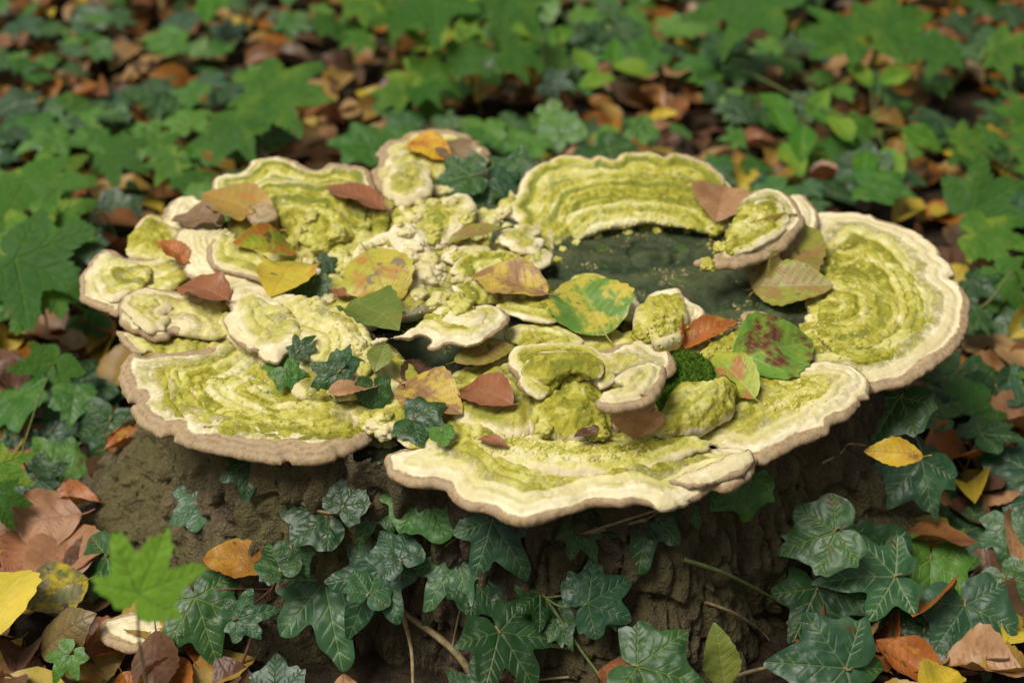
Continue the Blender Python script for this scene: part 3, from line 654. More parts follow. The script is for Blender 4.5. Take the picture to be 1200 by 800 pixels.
# warts and grains: small round bumps scattered over the lumpy zones, too small to pick apart singly
def grains():
    S = ico(1); parts = []; at = {k: [] for k in ('brown', 'alg', 'rimd', 'tone', 'under', 'groove', 'band')}
    zones = [(690, 528, 75, 14, 260), (600, 520, 60, 12, 150), (985, 350, 42, 70, 240), (760, 250, 90, 20, 160), (860, 400, 35, 20, 90), (420, 375, 35, 40, 120), (470, 360, 60, 30, 90), (850, 275, 22, 30, 60), (560, 300, 90, 50, 120), (400, 330, 60, 40, 120), (300, 470, 90, 30, 120), (930, 460, 50, 22, 100), (780, 385, 30, 22, 60), (760, 508, 40, 8, 60), (975, 400, 35, 25, 100)]
    for cx, cy, sx, sy, n in zones:
        for _ in range(n):
            a = random.random() * 6.283; q = math.sqrt(random.random()); p = hit(cx + math.cos(a) * q * sx, cy + math.sin(a) * q * sy)
            if p.z < .24: continue
            if random.random() < .4: continue
            r_ = random.uniform(.0012, .0028); p = p - Vector((0, 0, r_ * .3))
            parts.append((S[0] * r_ * np.array([1.1, 1, .8]) + np.array(p) , S[1])); nv = len(S[0])
            for k, v in (('brown', 0), ('alg', random.uniform(.45, .95)), ('rimd', .05), ('tone', 0), ('under', 0), ('groove', 0), ('band', .6)): at[k] += [v] * nv
    V, F = join(parts); b = np.array(crust.location)
    link('grain', mesh_from('grain', V - b, F, at), crust, M_FUN, kind='stuff')
grains()

# ------------------------------------------------------------------ leaf meshes
def seg_dist(P, a, b):
    a = np.array(a); b = np.array(b); ab = b - a; t = np.clip(((P - a) @ ab) / (ab @ ab), 0, 1)
    return np.linalg.norm(P - (a + t[:, None] * ab), axis=1), t
def vein_mask(P, veins):
    m = np.zeros(len(P))
    for a, b, w0 in veins:
        d, t = seg_dist(P, a, b); ww = w0 * (1 - .65 * t); m = np.maximum(m, np.exp(-(d / ww) ** 2))
    return m
def star_leaf(name, keys, seed, M=320, K=48, teeth=0.0, nteeth=0, cup=.1, fold=.1, wav=.03, lobes=(0, 50, -50, 105, -105), holes=False, petiole=.0):
    """palmate leaf: petiole at the origin, tip at +Y, length 1"""
    r_ = np.random.default_rng(seed)
    kk = [(a, r * (1 + r_.normal(0, .045))) for a, r in keys]
    kr = [(-a, r * (1 + r_.normal(0, .055))) for a, r in keys[1:-1]][::-1]
    pts = [(math.sin(R(a + r_.normal(0, 1.2))) * r, math.cos(R(a)) * r) for a, r in kk + kr]
    O = catmull(pts, 16)
    L = np.concatenate([[0], np.cumsum(np.linalg.norm(np.diff(np.vstack([O, O[:1]]), axis=0), axis=1))]); u = np.linspace(0, L[-1], M, endpoint=False)
    OO = np.vstack([O, O[:1]]); O = np.column_stack([np.interp(u, L, OO[:, 0]), np.interp(u, L, OO[:, 1])])
    if teeth:
        ph = np.linspace(0, nteeth, M, endpoint=False); saw = np.abs(((ph % 1) - .35)) ; am = 1 + .5 * np.sin(ph * .7 + seed)
        O = O * (1 + teeth * am * (.4 - saw))[:, None]
    s = np.linspace(0, 1, K + 1)[1:]
    P = np.vstack([[[0, 0]], (O[None] * s[:, None, None]).reshape(-1, 2)])
    veins = []
    for a in lobes:
        j = np.argmin(np.abs(np.angle(np.exp(1j * (np.arctan2(O[:, 0], O[:, 1]) - R(a)))))); tip = O[j] * .97
        veins.append(((0, 0), tuple(tip), .0135))
        d = tip / np.linalg.norm(tip); ln = np.linalg.norm(tip)
        for t in (.28, .46, .64, .8):
            for sg in (-1, 1):
                c_, s_ = math.cos(sg * .75), math.sin(sg * .75); e = np.array([d[0] * c_ - d[1] * s_, d[0] * s_ + d[1] * c_])
                a0 = tip * t; veins.append((tuple(a0), tuple(a0 + e * ln * .29 * (1.1 - t * .6)), .0088))
    v = vein_mask(P, veins); rr = np.linalg.norm(P, axis=1)
    q = np.column_stack([P, np.full(len(P), seed * 3.1)])
    z = -cup * rr ** 2 + fold * np.abs(P[:, 0]) * .6 + fbm(q, 2.2, 2, seed) * wav * (.3 + rr) + fbm(q, 6, 2, seed + 4) * wav * .35 - v * .008
    z = z - .12 * np.clip(P[:, 1] - .55, 0, 1) ** 2 * (1 + r_.random() * 3)
    V = np.column_stack([P, z]); F = []
    tri = [(0, 1 + j, 1 + (j + 1) % M) for j in range(M)]
    for k in range(K - 1):
        a = 1 + k * M; b = a + M
        for j in range(M):
            j2 = (j + 1) % M; F.append((a + j, b + j, b + j2, a + j2))
    if holes:
        hz = fbm(q, 3.1, 2, seed + 30); keep = lambda f: np.mean(hz[list(f)]) < .30 or rr[list(f)].mean() < .2
        F = [f for f in F if keep(f)]
    Fl = [tuple(reversed(t)) for t in tri] + [tuple(reversed(f)) for f in F]
    # stored as triangles and quads
    me = mesh_from(name, V, Fl, {'vein': np.clip(v, 0, 1)})
    return me
IVY_KEYS = [(0, 1.0), (7, .86), (16, .70), (27, .58), (38, .68), (47, .78), (53, .80), (62, .68), (76, .50), (90, .54), (102, .60), (112, .58), (130, .48), (150, .40), (168, .26), (180, .10)]
def ivy_keys(depth, wide=1.0):
    out = []
    for a, r in IVY_KEYS:
        env = 1.0 - .30 * (a / 180) ** .8 if a < 150 else r
        out.append((a, (r * depth + env * .86 * (1 - depth)) * (wide if 20 < a < 140 else 1) if a < 150 else r))
    return out
IVY = [star_leaf('ivy_leaf', ivy_keys(d, wd), 11 + k, cup=c, fold=f, wav=wv) for k, (d, wd, c, f, wv) in enumerate(
    [(.25, .95, .1, .2, .06), (1.25, .95, .1, .15, .09), (.4, .85, .2, .25, .05), (1.0, 1.0, .12, .14, .05), (.85, 1.05, .05, .20, .06), (1.15, 1.0, .2, .08, .05), (.7, 1.08, .1, .22, .07), (1.1, .92, .02, .12, .08), (.55, 1.0, .16, .18, .05), (1.0, 1.1, .22, .10, .06)])]
IVY_HOLED = star_leaf('ivy_leaf', ivy_keys(.75, 1.1), 44, cup=.1, fold=.1, wav=.08, holes=True)
SYC_KEYS = [(0, 1.0), (6, .86), (13, .72), (22, .56), (30, .62), (38, .80), (46, .93), (53, .80), (62, .60), (70, .50), (80, .52), (92, .62), (99, .64), (108, .52), (125, .42), (150, .36), (170, .22), (180, .10)]
SYC = [star_leaf('sycamore_leaf', SYC_KEYS, 61 + k, M=320, teeth=.16, nteeth=n, cup=c, fold=f, wav=.05, lobes=(0, 46, -46, 98, -98)) for k, (n, c, f) in enumerate([(46, .1, .12), (38, .2, .05), (52, .05, .2), (42, .25, .15)])]

def blade(P, halfw, seed, pairs=8, fold=.1, curl=.0, arch=.1, wav=.03, nu=40, nv=11, petiole=.14, tip=1.0):
    """simple leaf: base at origin, tip at +Y (length 1), grid of nu x (2 nv - 1); returns verts, faces, vein"""
    t = np.linspace(0, 1, nu); s = np.linspace(-1, 1, 2 * nv - 1)
    wdt = halfw * np.maximum(np.sin(math.pi * t ** .92), 0) ** .72 * (1 - .25 * t ** 3)
    wdt = wdt * (1 + .035 * np.sin(t * pairs * 2 * math.pi + seed) + .05 * np.sin(t * 9 + seed * 1.3)); wdt[0] = .004; wdt[-1] = .002
    Tt, Ss = np.meshgrid(t, s, indexing='ij'); X = Ss * wdt[:, None]; Y = Tt.copy()
    Y = Y + .0 * X
    Pp = np.column_stack([X.ravel(), Y.ravel()])
    veins = [((0, 0), (0, 1), .015)]
    for k in range(pairs):
        a = .06 + .86 * k / pairs; ww = np.interp(a, t, wdt)
        for sg in (-1, 1): veins.append(((0, a), (sg * ww * 1.05, a + ww * .75), .011))
    v = vein_mask(Pp, veins); ax = np.abs(X.ravel())
    q = np.column_stack([Pp, np.full(len(Pp), seed * 2.7)])
    ple = np.cos((Y.ravel() - ax * .75 - .06) / (.86 / pairs) * 2 * math.pi) * .0024 * np.clip(ax / .05, 0, 1)
    z = fold * ax + fbm(q, 2.5, 2, seed) * wav + ple - v * .004
    z = z + curl * (ax / halfw) ** 2 * halfw + .10 * np.clip(Y.ravel() - .7, 0, 1) ** 2 * ((seed * 7 % 5) - 1.5)
    z = z + arch * (Y.ravel() * (1 - Y.ravel())) * 4 * .5 + fbm(q, 5, 1, seed + 2) * wav * .8 * (ax / halfw) ** 2
    V = np.column_stack([Pp, z]); n2 = 2 * nv - 1; i = np.arange(nu * n2).reshape(nu, n2)
    F = np.stack([i[:-1, :-1], i[:-1, 1:], i[1:, 1:], i[1:, :-1]], -1).reshape(-1, 4)
    if petiole:
        tv, tf = tube([(0, .01, V[nv - 1, 2]), (.01, -petiole * .5, .005), (.02, -petiole, .02)], .010, .008, 5, 4)
        F = np.vstack([F, tf + len(V)]); V = np.vstack([V, tv]); v = np.concatenate([v, np.ones(len(tv))])
    return V, F, v
def blade_mesh(name, *a, **k):
    V, F, v = blade(None, *a, **k); return mesh_from(name, V, F, {'vein': v})
OVATE = [blade_mesh('ovate_leaf', .30, 3 + k, pairs=6, fold=f, curl=c, arch=a, wav=.05, nu=26, nv=7) for k, (f, c, a) in enumerate([(.15, .1, .1), (.3, -.1, -.12), (.05, .2, .2)])]
LITTER = [blade_mesh('fallen_leaf', hw, 20 + k, pairs=8, fold=f, curl=c, arch=a, wav=wv, nu=26, nv=7) for k, (hw, f, c, a, wv) in enumerate(
    [(.32, .1, .2, .15, .06), (.30, .3, .5, -.1, .08), (.34, -.1, -.4, .2, .06), (.28, .5, .6, .25, .08), (.33, .0, .1, -.2, .10), (.30, -.3, -.2, .1, .07), (.36, .15, .9, .1, .10)])]

def frame(axis, nrm):
    y = Vector(axis).normalized(); x = y.cross(Vector(nrm))
    if x.length < 1e-4: x = y.cross(Vector((.3, .2, 1)))
    x.normalize(); z = x.cross(y); return Matrix((x, y, z)).transposed()
def place(o, base, axis, nrm, size):
    m = frame(axis, nrm); o.matrix_local = Matrix.Translation(base) @ m.to_4x4() @ Matrix.Scale(size, 4)
TOCAM = -CF
def rv(a): return Vector((random.gauss(0, a), random.gauss(0, a), random.gauss(0, a)))
def img_axis(ang, n):
    d = CR * math.cos(R(ang)) + CU * math.sin(R(ang)); d = d - n * d.dot(n); return d.normalized()
MMPX = 36.0 / LENS / 1200.0

def sprig(name, label, cat, leaves, meshes, mats, stem_mat, group=None, face=.75, jit=.16, stem_r=.0022, pet_r=.0013, stem=None, leafname='leaf', anchor_all=False):
    """hand placed plant: leaves = (px, py, size px, image angle of the tip, gap to the surface behind[, material])"""
    info = []
    for L in leaves:
        px, py, sz, ang, off = L[:5]; mi = L[5] if len(L) > 5 else None
        p = hit(px, py, off); d = (p - CAM).dot(CF); size = sz * MMPX * d
        n = (Vector((0, 0, 1)) * (1.3 - face) + TOCAM * face + rv(jit)).normalized(); ax = img_axis(ang, n)
        info.append((p - ax * size * .5, ax, n, size, hit(px - math.cos(R(ang)) * sz * .3, py + math.sin(R(ang)) * sz * .3), mi))
    root_p = info[0][4].copy()
    root = link(name, None, loc=root_p, label=label, cat=cat, group=group)
    for b, ax, n, size, s, mi in info:
        me = random.choice(meshes); mt = mats[mi] if mi is not None else random.choice(mats)
        o = leaf_obj(leafname, me, mt, root); place(o, b - root_p, ax, n, size)
    parts = []
    sp = [i[4] + Vector((0, 0, .004)) for i in info] if not stem else [hit(x, y, .008) for x, y in stem]
    if len(sp) > 1: parts.append(tube(sp, stem_r, stem_r * .6, 6, 6))
    for b, ax, n, size, s, mi in info:
        s2 = min(sp, key=lambda q: (q - b).length)
        if (s2 - b).length > .16: s2 = s
        mid = (b + s2) / 2 - ax * size * .12 + Vector((0, 0, -.004)); parts.append(tube([b + ax * size * .02, b - ax * size * .08, mid, s2], pet_r, pet_r, 5, 4))
    V, F = join(parts); link('stem', mesh_from('stem', V - np.array(root_p), F), root, stem_mat)
    return root
def leaf_obj(name, me, mat, parent, **kw):
    if not me.materials: me.materials.append(mat)
    o = link(name, me, parent, **kw)
    o.material_slots[0].link = 'OBJECT'; o.material_slots[0].material = mat      # alike leaves share one mesh
    return o

# ------------------------------------------------------------------ fallen leaves lying on the fungi and the near ground
def laid_leaf(label, base, tip, asp, mat, lift=.003, fold=.1, curl=.16, arch=.14, wav=.07, roll=0.0, seed=1, free=None, flat=None, name='fallen_leaf', petiole=.14, up=0.0):
    B = hit(*base); T = hit(*tip)
    if free: B = hit(*base, free[0]); T = hit(*tip, free[1])
    if flat: B = unproj(*base, flat[0]); T = unproj(*tip, flat[1]); free = True
    ax = T - B; L = ax.length
    if L > .16: T = B + ax * (.11 / L); ax = T - B; L = ax.length
    n = Vector((0, 0, 1)) * (1 - up) + TOCAM * up; n = (n - ax.normalized() * n.dot(ax.normalized())).normalized()
    n = Matrix.Rotation(roll, 3, ax.normalized()) @ n
    V, F, v = blade(None, asp * .5, seed, fold=fold, curl=curl, arch=arch, wav=wav, nu=44, nv=12, petiole=petiole)
    m = np.array(frame(ax, n)); W = (V * L) @ m.T + np.array(B)
    if not free:
        zs = np.array([drop(x, y, z + .032) for x, y, z in W]); need = zs + .0025 - W[:, 2]
        nn = need[:44 * 23]; W[:, 2] += lift + max(0, np.percentile(nn, 72))
        zc = np.maximum(W[:, 2], zs + .0025); g = zc[:44 * 23].reshape(44, 23)
        for _ in range(3):
            gp = np.pad(g, 1, mode='edge'); g = np.maximum((gp[:-2, 1:-1] + gp[2:, 1:-1] + gp[1:-1, :-2] + gp[1:-1, 2:] + 2 * g) / 6, np.minimum(g, zs[:44 * 23].reshape(44, 23) + .0015))
        zc[:44 * 23] = g.ravel(); zc[44 * 23:] += 0; W[:, 2] = zc
    # local frame keeps unit leaf coordinates for the texture
    Mi = (Matrix.Translation(B) @ frame(ax, n).to_4x4() @ Matrix.Scale(L, 4))
    loc = (W - np.array(B)) @ m / L
    o = link(name, mesh_from(name, loc, F, {'vein': v}), mat=mat, label=label, cat='fallen leaf')
    o.matrix_world = Mi
    bvh_late.append((W, F))
    return o
bvh_late = []
DL = dead_leaf_material
RUST = DL('rust_brown_leaf', (.23, .082, .034), (.28, .11, .045), vein=(.34, .17, .08), spot_at=.74, rough=.42)
TANB = DL('tan_brown_leaf', (.30, .155, .065), (.38, .21, .10), vein=(.2, .09, .035), spot_at=.70, seed=2.0)
OCHRE = DL('ochre_olive_leaf', (.36, .21, .035), (.27, .19, .04), patch=(.40, .15, .03), patch_at=.56, seed=3.1, vein=(.42, .30, .08))
GRNOR = DL('green_to_orange_leaf', (.30, .32, .02), (.16, .27, .02), patch=(.42, .14, .02), patch_at=.50, seed=4.7, vein=(.5, .42, .06))
YEL = DL('yellow_leaf', (.52, .38, .03), (.42, .36, .035), patch=(.45, .2, .025), patch_at=.58, seed=5.2, vein=(.5, .33, .06))
YELGREY = DL('yellow_leaf_with_grey_patches', (.46, .38, .05), (.36, .36, .04), patch=(.42, .22, .05), patch_at=.52, spot=(.17, .15, .10), spot_at=.60, seed=6.9, vein=(.28, .17, .05))
BRYEL = DL('brown_leaf_with_yellow_patches', (.27, .15, .06), (.34, .21, .07), patch=(.48, .34, .06), patch_at=.50, seed=7.7, vein=(.17, .07, .03))
GRNYEL = DL('green_and_yellow_striped_leaf', (.10, .21, .03), (.16, .27, .04), patch=(.46, .38, .05), patch_at=.50, spot_at=.68, spot=(.2, .13, .07), seed=8.3, vein=(.4, .38, .08))
OLIVE = DL('olive_brown_leaf', (.20, .165, .03), (.28, .15, .05), patch=(.24, .25, .03), patch_at=.53, seed=9.4, vein=(.30, .18, .07))
ORANGE = DL('orange_leaf', (.38, .125, .02), (.30, .09, .02), patch=(.46, .24, .03), patch_at=.60, seed=10.6, vein=(.2, .07, .02))
GRNRED = DL('green_leaf_turning_dark_red', (.12, .26, .03), (.20, .30, .03), patch=(.12, .03, .02), patch_at=.52, seed=11.9, vein=(.35, .35, .08))
DKGRN = DL('dark_green_fallen_leaf', (.09, .15, .02), (.14, .17, .025), patch=(.26, .14, .03), patch_at=.62, seed=12.4, vein=(.25, .26, .06))
PINKB = DL('pinkish_brown_leaf', (.27, .13, .06), (.34, .17, .08), vein=(.22, .08, .04), spot_at=.74, seed=13.3, rough=.5)
YPURE = DL('pale_yellow_leaf', (.60, .45, .05), (.50, .40, .04), spot_at=.74, spot=(.28, .14, .03), seed=14.2, vein=(.5, .36, .06))
OLGRN = DL('olive_green_leaf', (.13, .17, .03), (.18, .20, .035), seed=15.7, vein=(.26, .26, .07), spot_at=.74)
DKBR = DL('dark_brown_leaf', (.095, .045, .025), (.15, .075, .04), vein=(.07, .03, .015), seed=16.6, spot_at=.72)
for a in [
    ('smooth rust brown leaf lying on the scalloped bracket at upper left', (452, 250), (381, 227), .62, RUST, dict(arch=.08, lift=.006)),
    ('long ochre leaf with pointed tip across the left upper brackets', (324, 276), (240, 237), .50, OCHRE, dict(lift=.010, fold=.25, up=.3)),
    ('green leaf turning orange, below the long ochre leaf', (347, 302), (274, 294), .62, GRNOR, dict(lift=.008, up=.4)),
    ('small yellow leaf with orange streaks under the green and orange leaf', (352, 314), (318, 350), .62, YEL, dict(lift=.004, up=.4)),
    ('torn rust coloured leaf between the white brackets at left', (268, 358), (211, 343), .62, RUST, dict(lift=.006, fold=.2, wav=.10)),
    ('orange brown leaf wedged above the torn rust leaf', (224, 334), (187, 308), .60, ORANGE, dict(lift=.006, fold=.3)),
    ('curled tan leaf behind the long ochre leaf', (253, 270), (207, 259), .6, DL('tan_leaf_dull', (.25, .16, .08), (.20, .12, .06), seed=2.7), dict(lift=.006, wav=.1)),
    ('yellow leaf with grey brown patches standing in the middle of the left half', (430, 314), (464, 386), .80, YELGREY, dict(lift=.010, up=.6, fold=-.12)),
    ('dark green leaf with orange edge behind the yellow grey leaf', (414, 352), (470, 393), .50, DKGRN, dict(lift=.001, up=.5)),
    ('brown leaf with yellow patches lying on the green fan bracket', (642, 350), (553, 328), .62, BRYEL, dict(lift=.006, up=.2)),
    ('large green and yellow leaf with a brown spot in the centre of the cluster', (710, 403), (672, 338), .95, GRNYEL, dict(lift=.010, up=.5)),
    ('olive brown leaf in the shadow under the central thin shelf', (532, 424), (604, 406), .55, OLIVE, dict(flat=(.280, .284), up=.35, wav=.03)),
    ('plain brown leaf on the ruffled skirt left of the central column', (600, 484), (538, 464), .56, RUST, dict(lift=.006, up=.3)),
    ('tan leaf with grey blotches lying left of the ruffled skirt', (468, 450), (542, 490), .62, BRYEL, dict(lift=.004, up=.3)),
    ('narrow dark brown leaf above the tan blotched leaf', (474, 449), (510, 430), .46, DKBR, dict(free=(.004, .004), up=.5)),
    ('crinkled pale brown leaf between the small ivy leaves at left of centre', (386, 474), (446, 460), .72, TANB, dict(lift=.004, wav=.12)),
    ('olive leaf fold standing beside the small ivy leaves', (452, 424), (440, 456), .75, OLGRN, dict(lift=.008, up=.7)),
    ('round tan leaf hanging over the rim of the big fan bracket', (848, 221), (838, 264), 1.05, TANB, dict(lift=.004, up=.6)),
    ('broad olive leaf with brown edge, upper of the pair beside the ear bracket', (884, 352), (957, 284), .62, OLIVE, dict(lift=.010, up=.45)),
    ('green brown leaf, lower of the pair beside the ear bracket', (882, 346), (976, 342), .72, DL('green_brown_leaf', (.24, .20, .04), (.28, .15, .06), patch=(.25, .30, .04), patch_at=.53, seed=17.4, vein=(.3, .17, .07)), dict(lift=.008, up=.45)),
    ('narrow orange leaf right of the yellow knob', (790, 416), (864, 384), .42, ORANGE, dict(lift=.006, up=.3, fold=.3)),
    ('yellow green leaf with brown streaks beside the moss', (884, 474), (832, 420), .62, DL('yellow_green_brown_leaf', (.34, .36, .03), (.22, .30, .03), patch=(.34, .14, .04), patch_at=.55, seed=18.8, vein=(.4, .3, .05)), dict(lift=.008, up=.6)),
    ('green leaf turning dark red at its tip, on the right front tongue', (858, 438), (952, 412), .80, GRNRED, dict(lift=.008, up=.55)),
    ('bright orange and yellow leaf lying on the rearmost bracket', (480, 168), (528, 194), .62, DL('bright_orange_yellow_leaf', (.55, .34, .02), (.48, .24, .02), patch=(.42, .13, .02), patch_at=.55, seed=19.5), dict(lift=.006, up=.3)),
    ('dull brown leaf beside the bright orange leaf on the rearmost bracket', (520, 168), (547, 197), .7, DL('dull_brown_piece', (.20, .13, .06), (.15, .10, .05), seed=20.1), dict(lift=.003, up=.2)),  # dull grey-brown patch next to the orange leaf, built as a leaf blade
    ('shrivelled dark brown leaf scrap on the grey white slab', (455, 305), (432, 330), .8, DKBR, dict(lift=.004, wav=.16, up=.5)),
    ('small brown leaf scrap beside the yellow grey leaf', (412, 352), (388, 344), .7, RUST, dict(lift=.004, wav=.12)),
    ('short olive leaf lying on the narrow pale shelf behind the centre', (525, 288), (590, 272), .45, OLIVE, dict(lift=.004)),
    ('small dark leaf below the knobbly column', (700, 518), (672, 527), .5, DKBR, dict(lift=.003)),
    ('reddish brown leaf piece in the gap left of the column base', (560, 520), (596, 528), .5, RUST, dict(lift=.003)),
    ('large flat brown leaf at the left edge of the picture', (104, 640), (-8, 668), .70, PINKB, dict(lift=.05, up=.55, fold=.05)),
    ('brown leaf with a yellow eye spot below the large flat brown leaf', (70, 655), (20, 722), .80, DL('brown_leaf_with_yellow_spots', (.28, .11, .055), (.33, .14, .07), patch=(.48, .34, .03), patch_at=.64, seed=21.3, vein=(.2, .07, .035)), dict(lift=.045, up=.6)),
    ('pinkish ribbed leaf behind a small ivy leaf at lower left', (80, 725), (92, 650), .95, PINKB, dict(lift=.05, up=.6)),
    ('clear yellow leaf in the bottom left corner', (4, 812), (12, 726), 1.0, YPURE, dict(lift=.075, up=.75)),
    ('grey green leaf with yellow edge at bottom left', (112, 722), (30, 752), .78, DL('grey_green_leaf_with_yellow_edge', (.17, .19, .07), (.24, .18, .10), patch=(.52, .42, .03), patch_at=.53, seed=22.6, spot=(.07, .06, .04)), dict(lift=.055, up=.6)),
    ('ribbed olive brown leaf curled under the grey green leaf', (52, 788), (118, 742), .66, DL('ribbed_olive_brown_leaf', (.13, .095, .03), (.19, .13, .05), seed=23.9, vein=(.06, .04, .015)), dict(lift=.03, up=.5, curl=-.4)),
    ('folded orange brown leaf at the foot of the stump at left', (326, 698), (242, 688), .52, DL('folded_orange_leaf', (.26, .11, .015), (.36, .18, .02), seed=24.2), dict(lift=.03, up=.5, fold=.4)),
    ('olive green leaf standing upright at the bottom right of centre', (850, 806), (836, 728), .55, OLGRN, dict(free=(.06, .06), up=.9)),
    ('yellow leaf with brown upper edge lying on ivy right of the stump', (1082, 534), (1012, 528), .52, DL('yellow_leaf_with_brown_edge', (.50, .33, .02), (.44, .25, .02), patch=(.16, .07, .03), patch_at=.60, seed=25.5, vein=(.35, .2, .03)), dict(flat=(.205, .20), up=.65)),
    ('standing brown leaf propped under the brown rimmed ear bracket', (742, 514), (752, 462), .95, TANB, dict(free=(.012, .004), up=.95, fold=-.35)),
]:
    laid_leaf(*a[:5], seed=abs(hash(a[1])) % 97, **a[5])

# moss cushion
V, F, at = bracket('766,470 764,452 775,432 800,421 822,424 833,440 836,455 815,464 790,478 772,482', .290, gy=.0, round_=.02, rim=.02, brown=0, white=.002, lump=.006, lscale=120, droop=0, rings=0, under=0, h=.0018)
bz = np.array([V[:, 0].mean(), V[:, 1].mean(), V[:, 2].min()]); moss_v = V
moss = link('moss_cushion', mesh_from('moss_cushion', V - bz, F), mat=M_MOSS, loc=tuple(bz), label='dark green moss cushion right of the central cap', cat='moss')
def moss_fuzz():
    parts = []; ok = V[V[:, 2] > .29]
    for _ in range(2600):
        p = ok[random.randrange(len(ok))]; d = Vector((random.gauss(0, .5), random.gauss(0, .5), 1)).normalized() * random.uniform(.003, .006)
        s = Vector((random.gauss(0, 1), random.gauss(0, 1), 0)).normalized() * .0007; p = Vector(p)
        parts.append((np.array([p - s, p + s, p + d]), np.array([[0, 1, 2]])))
    v, f = join(parts); link('moss_shoot', mesh_from('moss_shoot', v - bz, f), moss, M_MOSS, kind='stuff')
moss_fuzz()
bvh_build()

# ------------------------------------------------------------------ ivy near the camera, placed by hand
IV = 'ivy'
def ivy(label, leaves, **k):
    return sprig('ivy_sprig', label, IV, leaves, IVY, M_IVY, k.pop('smat', M_STEM), **k)
ivy('ivy sprig with one very large pale veined leaf at bottom left of the stump', [(390, 733, 107, -78, .05, 1), (241, 738, 81, -72, .05, 0), (302, 718, 51, 15, .04, 1), (322, 788, 58, 100, .05, 1)], smat=M_RSTEM, stem=[(275, 800), (318, 690), (340, 665)])
ivy('small ivy sprig climbing the bark at left', [(216, 600, 51, -150, .02, 1), (352, 660, 42, -60, .03, 0), (320, 648, 46, 110, .025, 0)], face=.85)
ivy('dark ivy leaves in the shade under the left front bracket', [(290, 562, 49, -95, .004, 0), (352, 596, 70, 165, .012, 0), (430, 612, 58, -110, .006, 0), (415, 574, 44, 60, .002, 0)], face=.85)
ivy('single ivy sprig over the pinkish leaves at lower left', [(110, 682, 67, -115, .07, 0), (92, 655, 30, 160, .07, 0), (70, 782, 40, -120, .07, 2)], smat=M_RSTEM)
ivy('glossy ivy cluster hanging below the front bracket, left of centre', [(510, 606, 77, -62, .006, 2), (598, 644, 81, -58, .022, 1), (516, 684, 67, -120, .035, 1), (574, 702, 55, -50, .025, 0), (455, 636, 49, 120, .02, 1), (424, 708, 88, -115, .05, 1), (440, 674, 49, 70, .03, 1)], face=.85, stem=[(560, 800), (530, 760), (474, 716), (462, 690)], stem_r=.005)
ivy('dark ivy with a wide leaf in the shade below the middle of the front bracket', [(754, 634, 77, -100, .004, 0), (690, 640, 44, -60, .004, 0), (812, 600, 40, -70, .004, 0)], face=.85)
ivy('ivy sprig with a pair of pale leaves on the dark stump front', [(716, 690, 65, 30, .035, 1), (690, 718, 51, -115, .035, 1), (660, 742, 44, -60, .03, 0), (634, 716, 46, -100, .03, 0)], face=.85, stem=[(640, 700), (680, 760), (710, 800)], smat=M_GSTEM)
ivy('ivy leaves cut by the bottom edge of the picture, below the centre', [(610, 776, 88, -62, .06, 0), (786, 790, 81, -20, .06, 0), (540, 798, 53, 150, .05, 0)])
ivy('ivy spray with overlapping leaves at right foot of the stump', [(940, 634, 81, -165, .04, 0), (1006, 676, 92, 185, .08, 1), (1038, 642, 81, 40, .05, 0), (978, 735, 99, -70, .06, 0), (1042, 712, 58, -25, .05, 0), (944, 778, 93, 175, .07, 1), (1010, 782, 70, 0, .06, 0)], stem=[(1190, 600), (1150, 604), (1110, 648), (1058, 680), (1000, 720)], stem_r=.0045)
ivy('ivy spray in the lower right corner of the picture', [(1146, 754, 95, -78, .05, 1), (1090, 690, 74, -100, .05, 2), (1178, 640, 51, -90, .05, 1), (1078, 766, 58, -100, .03, 0), (1190, 700, 53, -60, .04, 0), (1118, 640, 53, 60, .05, 2)])
ivy('ivy under the yellow leaf right of the stump', [(1056, 566, 79, -130, .035, 1), (1105, 572, 62, -40, .04, 1), (1036, 494, 74, -120, .02, 0), (1086, 520, 81, -70, .03, 0), (1112, 470, 77, -110, .05, 0)])
ivy('ivy with broad leaves at the right edge beside the stump', [(1170, 566, 99, 190, .06, 1), (1106, 606, 79, 110, .05, 0), (1178, 492, 74, -80, .06, 0), (1160, 440, 62, 60, .05, 0), (1190, 395, 53, -100, .05, 0)])
ivy('ivy at the left edge below the fungus', [(120, 520, 58, -105, .06, 0), (55, 530, 55, 120, .05, 2), (22, 574, 58, 175, .06, 1), (60, 572, 53, -30, .06, 0), (78, 486, 49, 60, .05, 1), (15, 510, 49, 100, .04, 0)])
ivy('ivy leaves beside the left rim of the olive bracket', [(130, 440, 55, 70, .05, 0), (95, 460, 44, 150, .05, 0), (60, 440, 48, 60, .04, 0), (110, 395, 44, -60, .05, 2)])
ivy('dark ivy leaf pair touching the leftmost bracket', [(150, 262, 55, -25, .10, 0), (82, 318, 55, -160, .07, 0), (140, 232, 44, 160, .05, 0)])
ivy('ivy sprig with dark twisted leaves growing between the back brackets', [(580, 200, 67, 128, .015, 0), (526, 210, 53, 185, .012, 0), (566, 240, 37, -55, .008, 0), (598, 218, 39, -30, .02, 1)], face=.6)
ivy('small ivy sprig in the hollow left of centre with three neat leaves', [(378, 448, 44, 215, .012, 0), (412, 424, 30, 10, .014, 1), (440, 470, 35, -85, .012, 0)], face=.85)
ivy('tiny ivy leaves peeping out beside the small yellow leaf at left', [(363, 348, 37, -100, .012, 0), (388, 314, 26, -30, .010, 0)], face=.85)
ivy('single narrow ivy leaf standing on the yellow lumps left of centre', [(359, 400, 30, 62, .012, 0)], face=.4)
ivy('low ivy shoot creeping over the notch between the front brackets', [(505, 498, 48, -28, .010, 0), (486, 488, 26, 170, .010, 0), (520, 514, 25, -80, .008, 2)], face=.5)
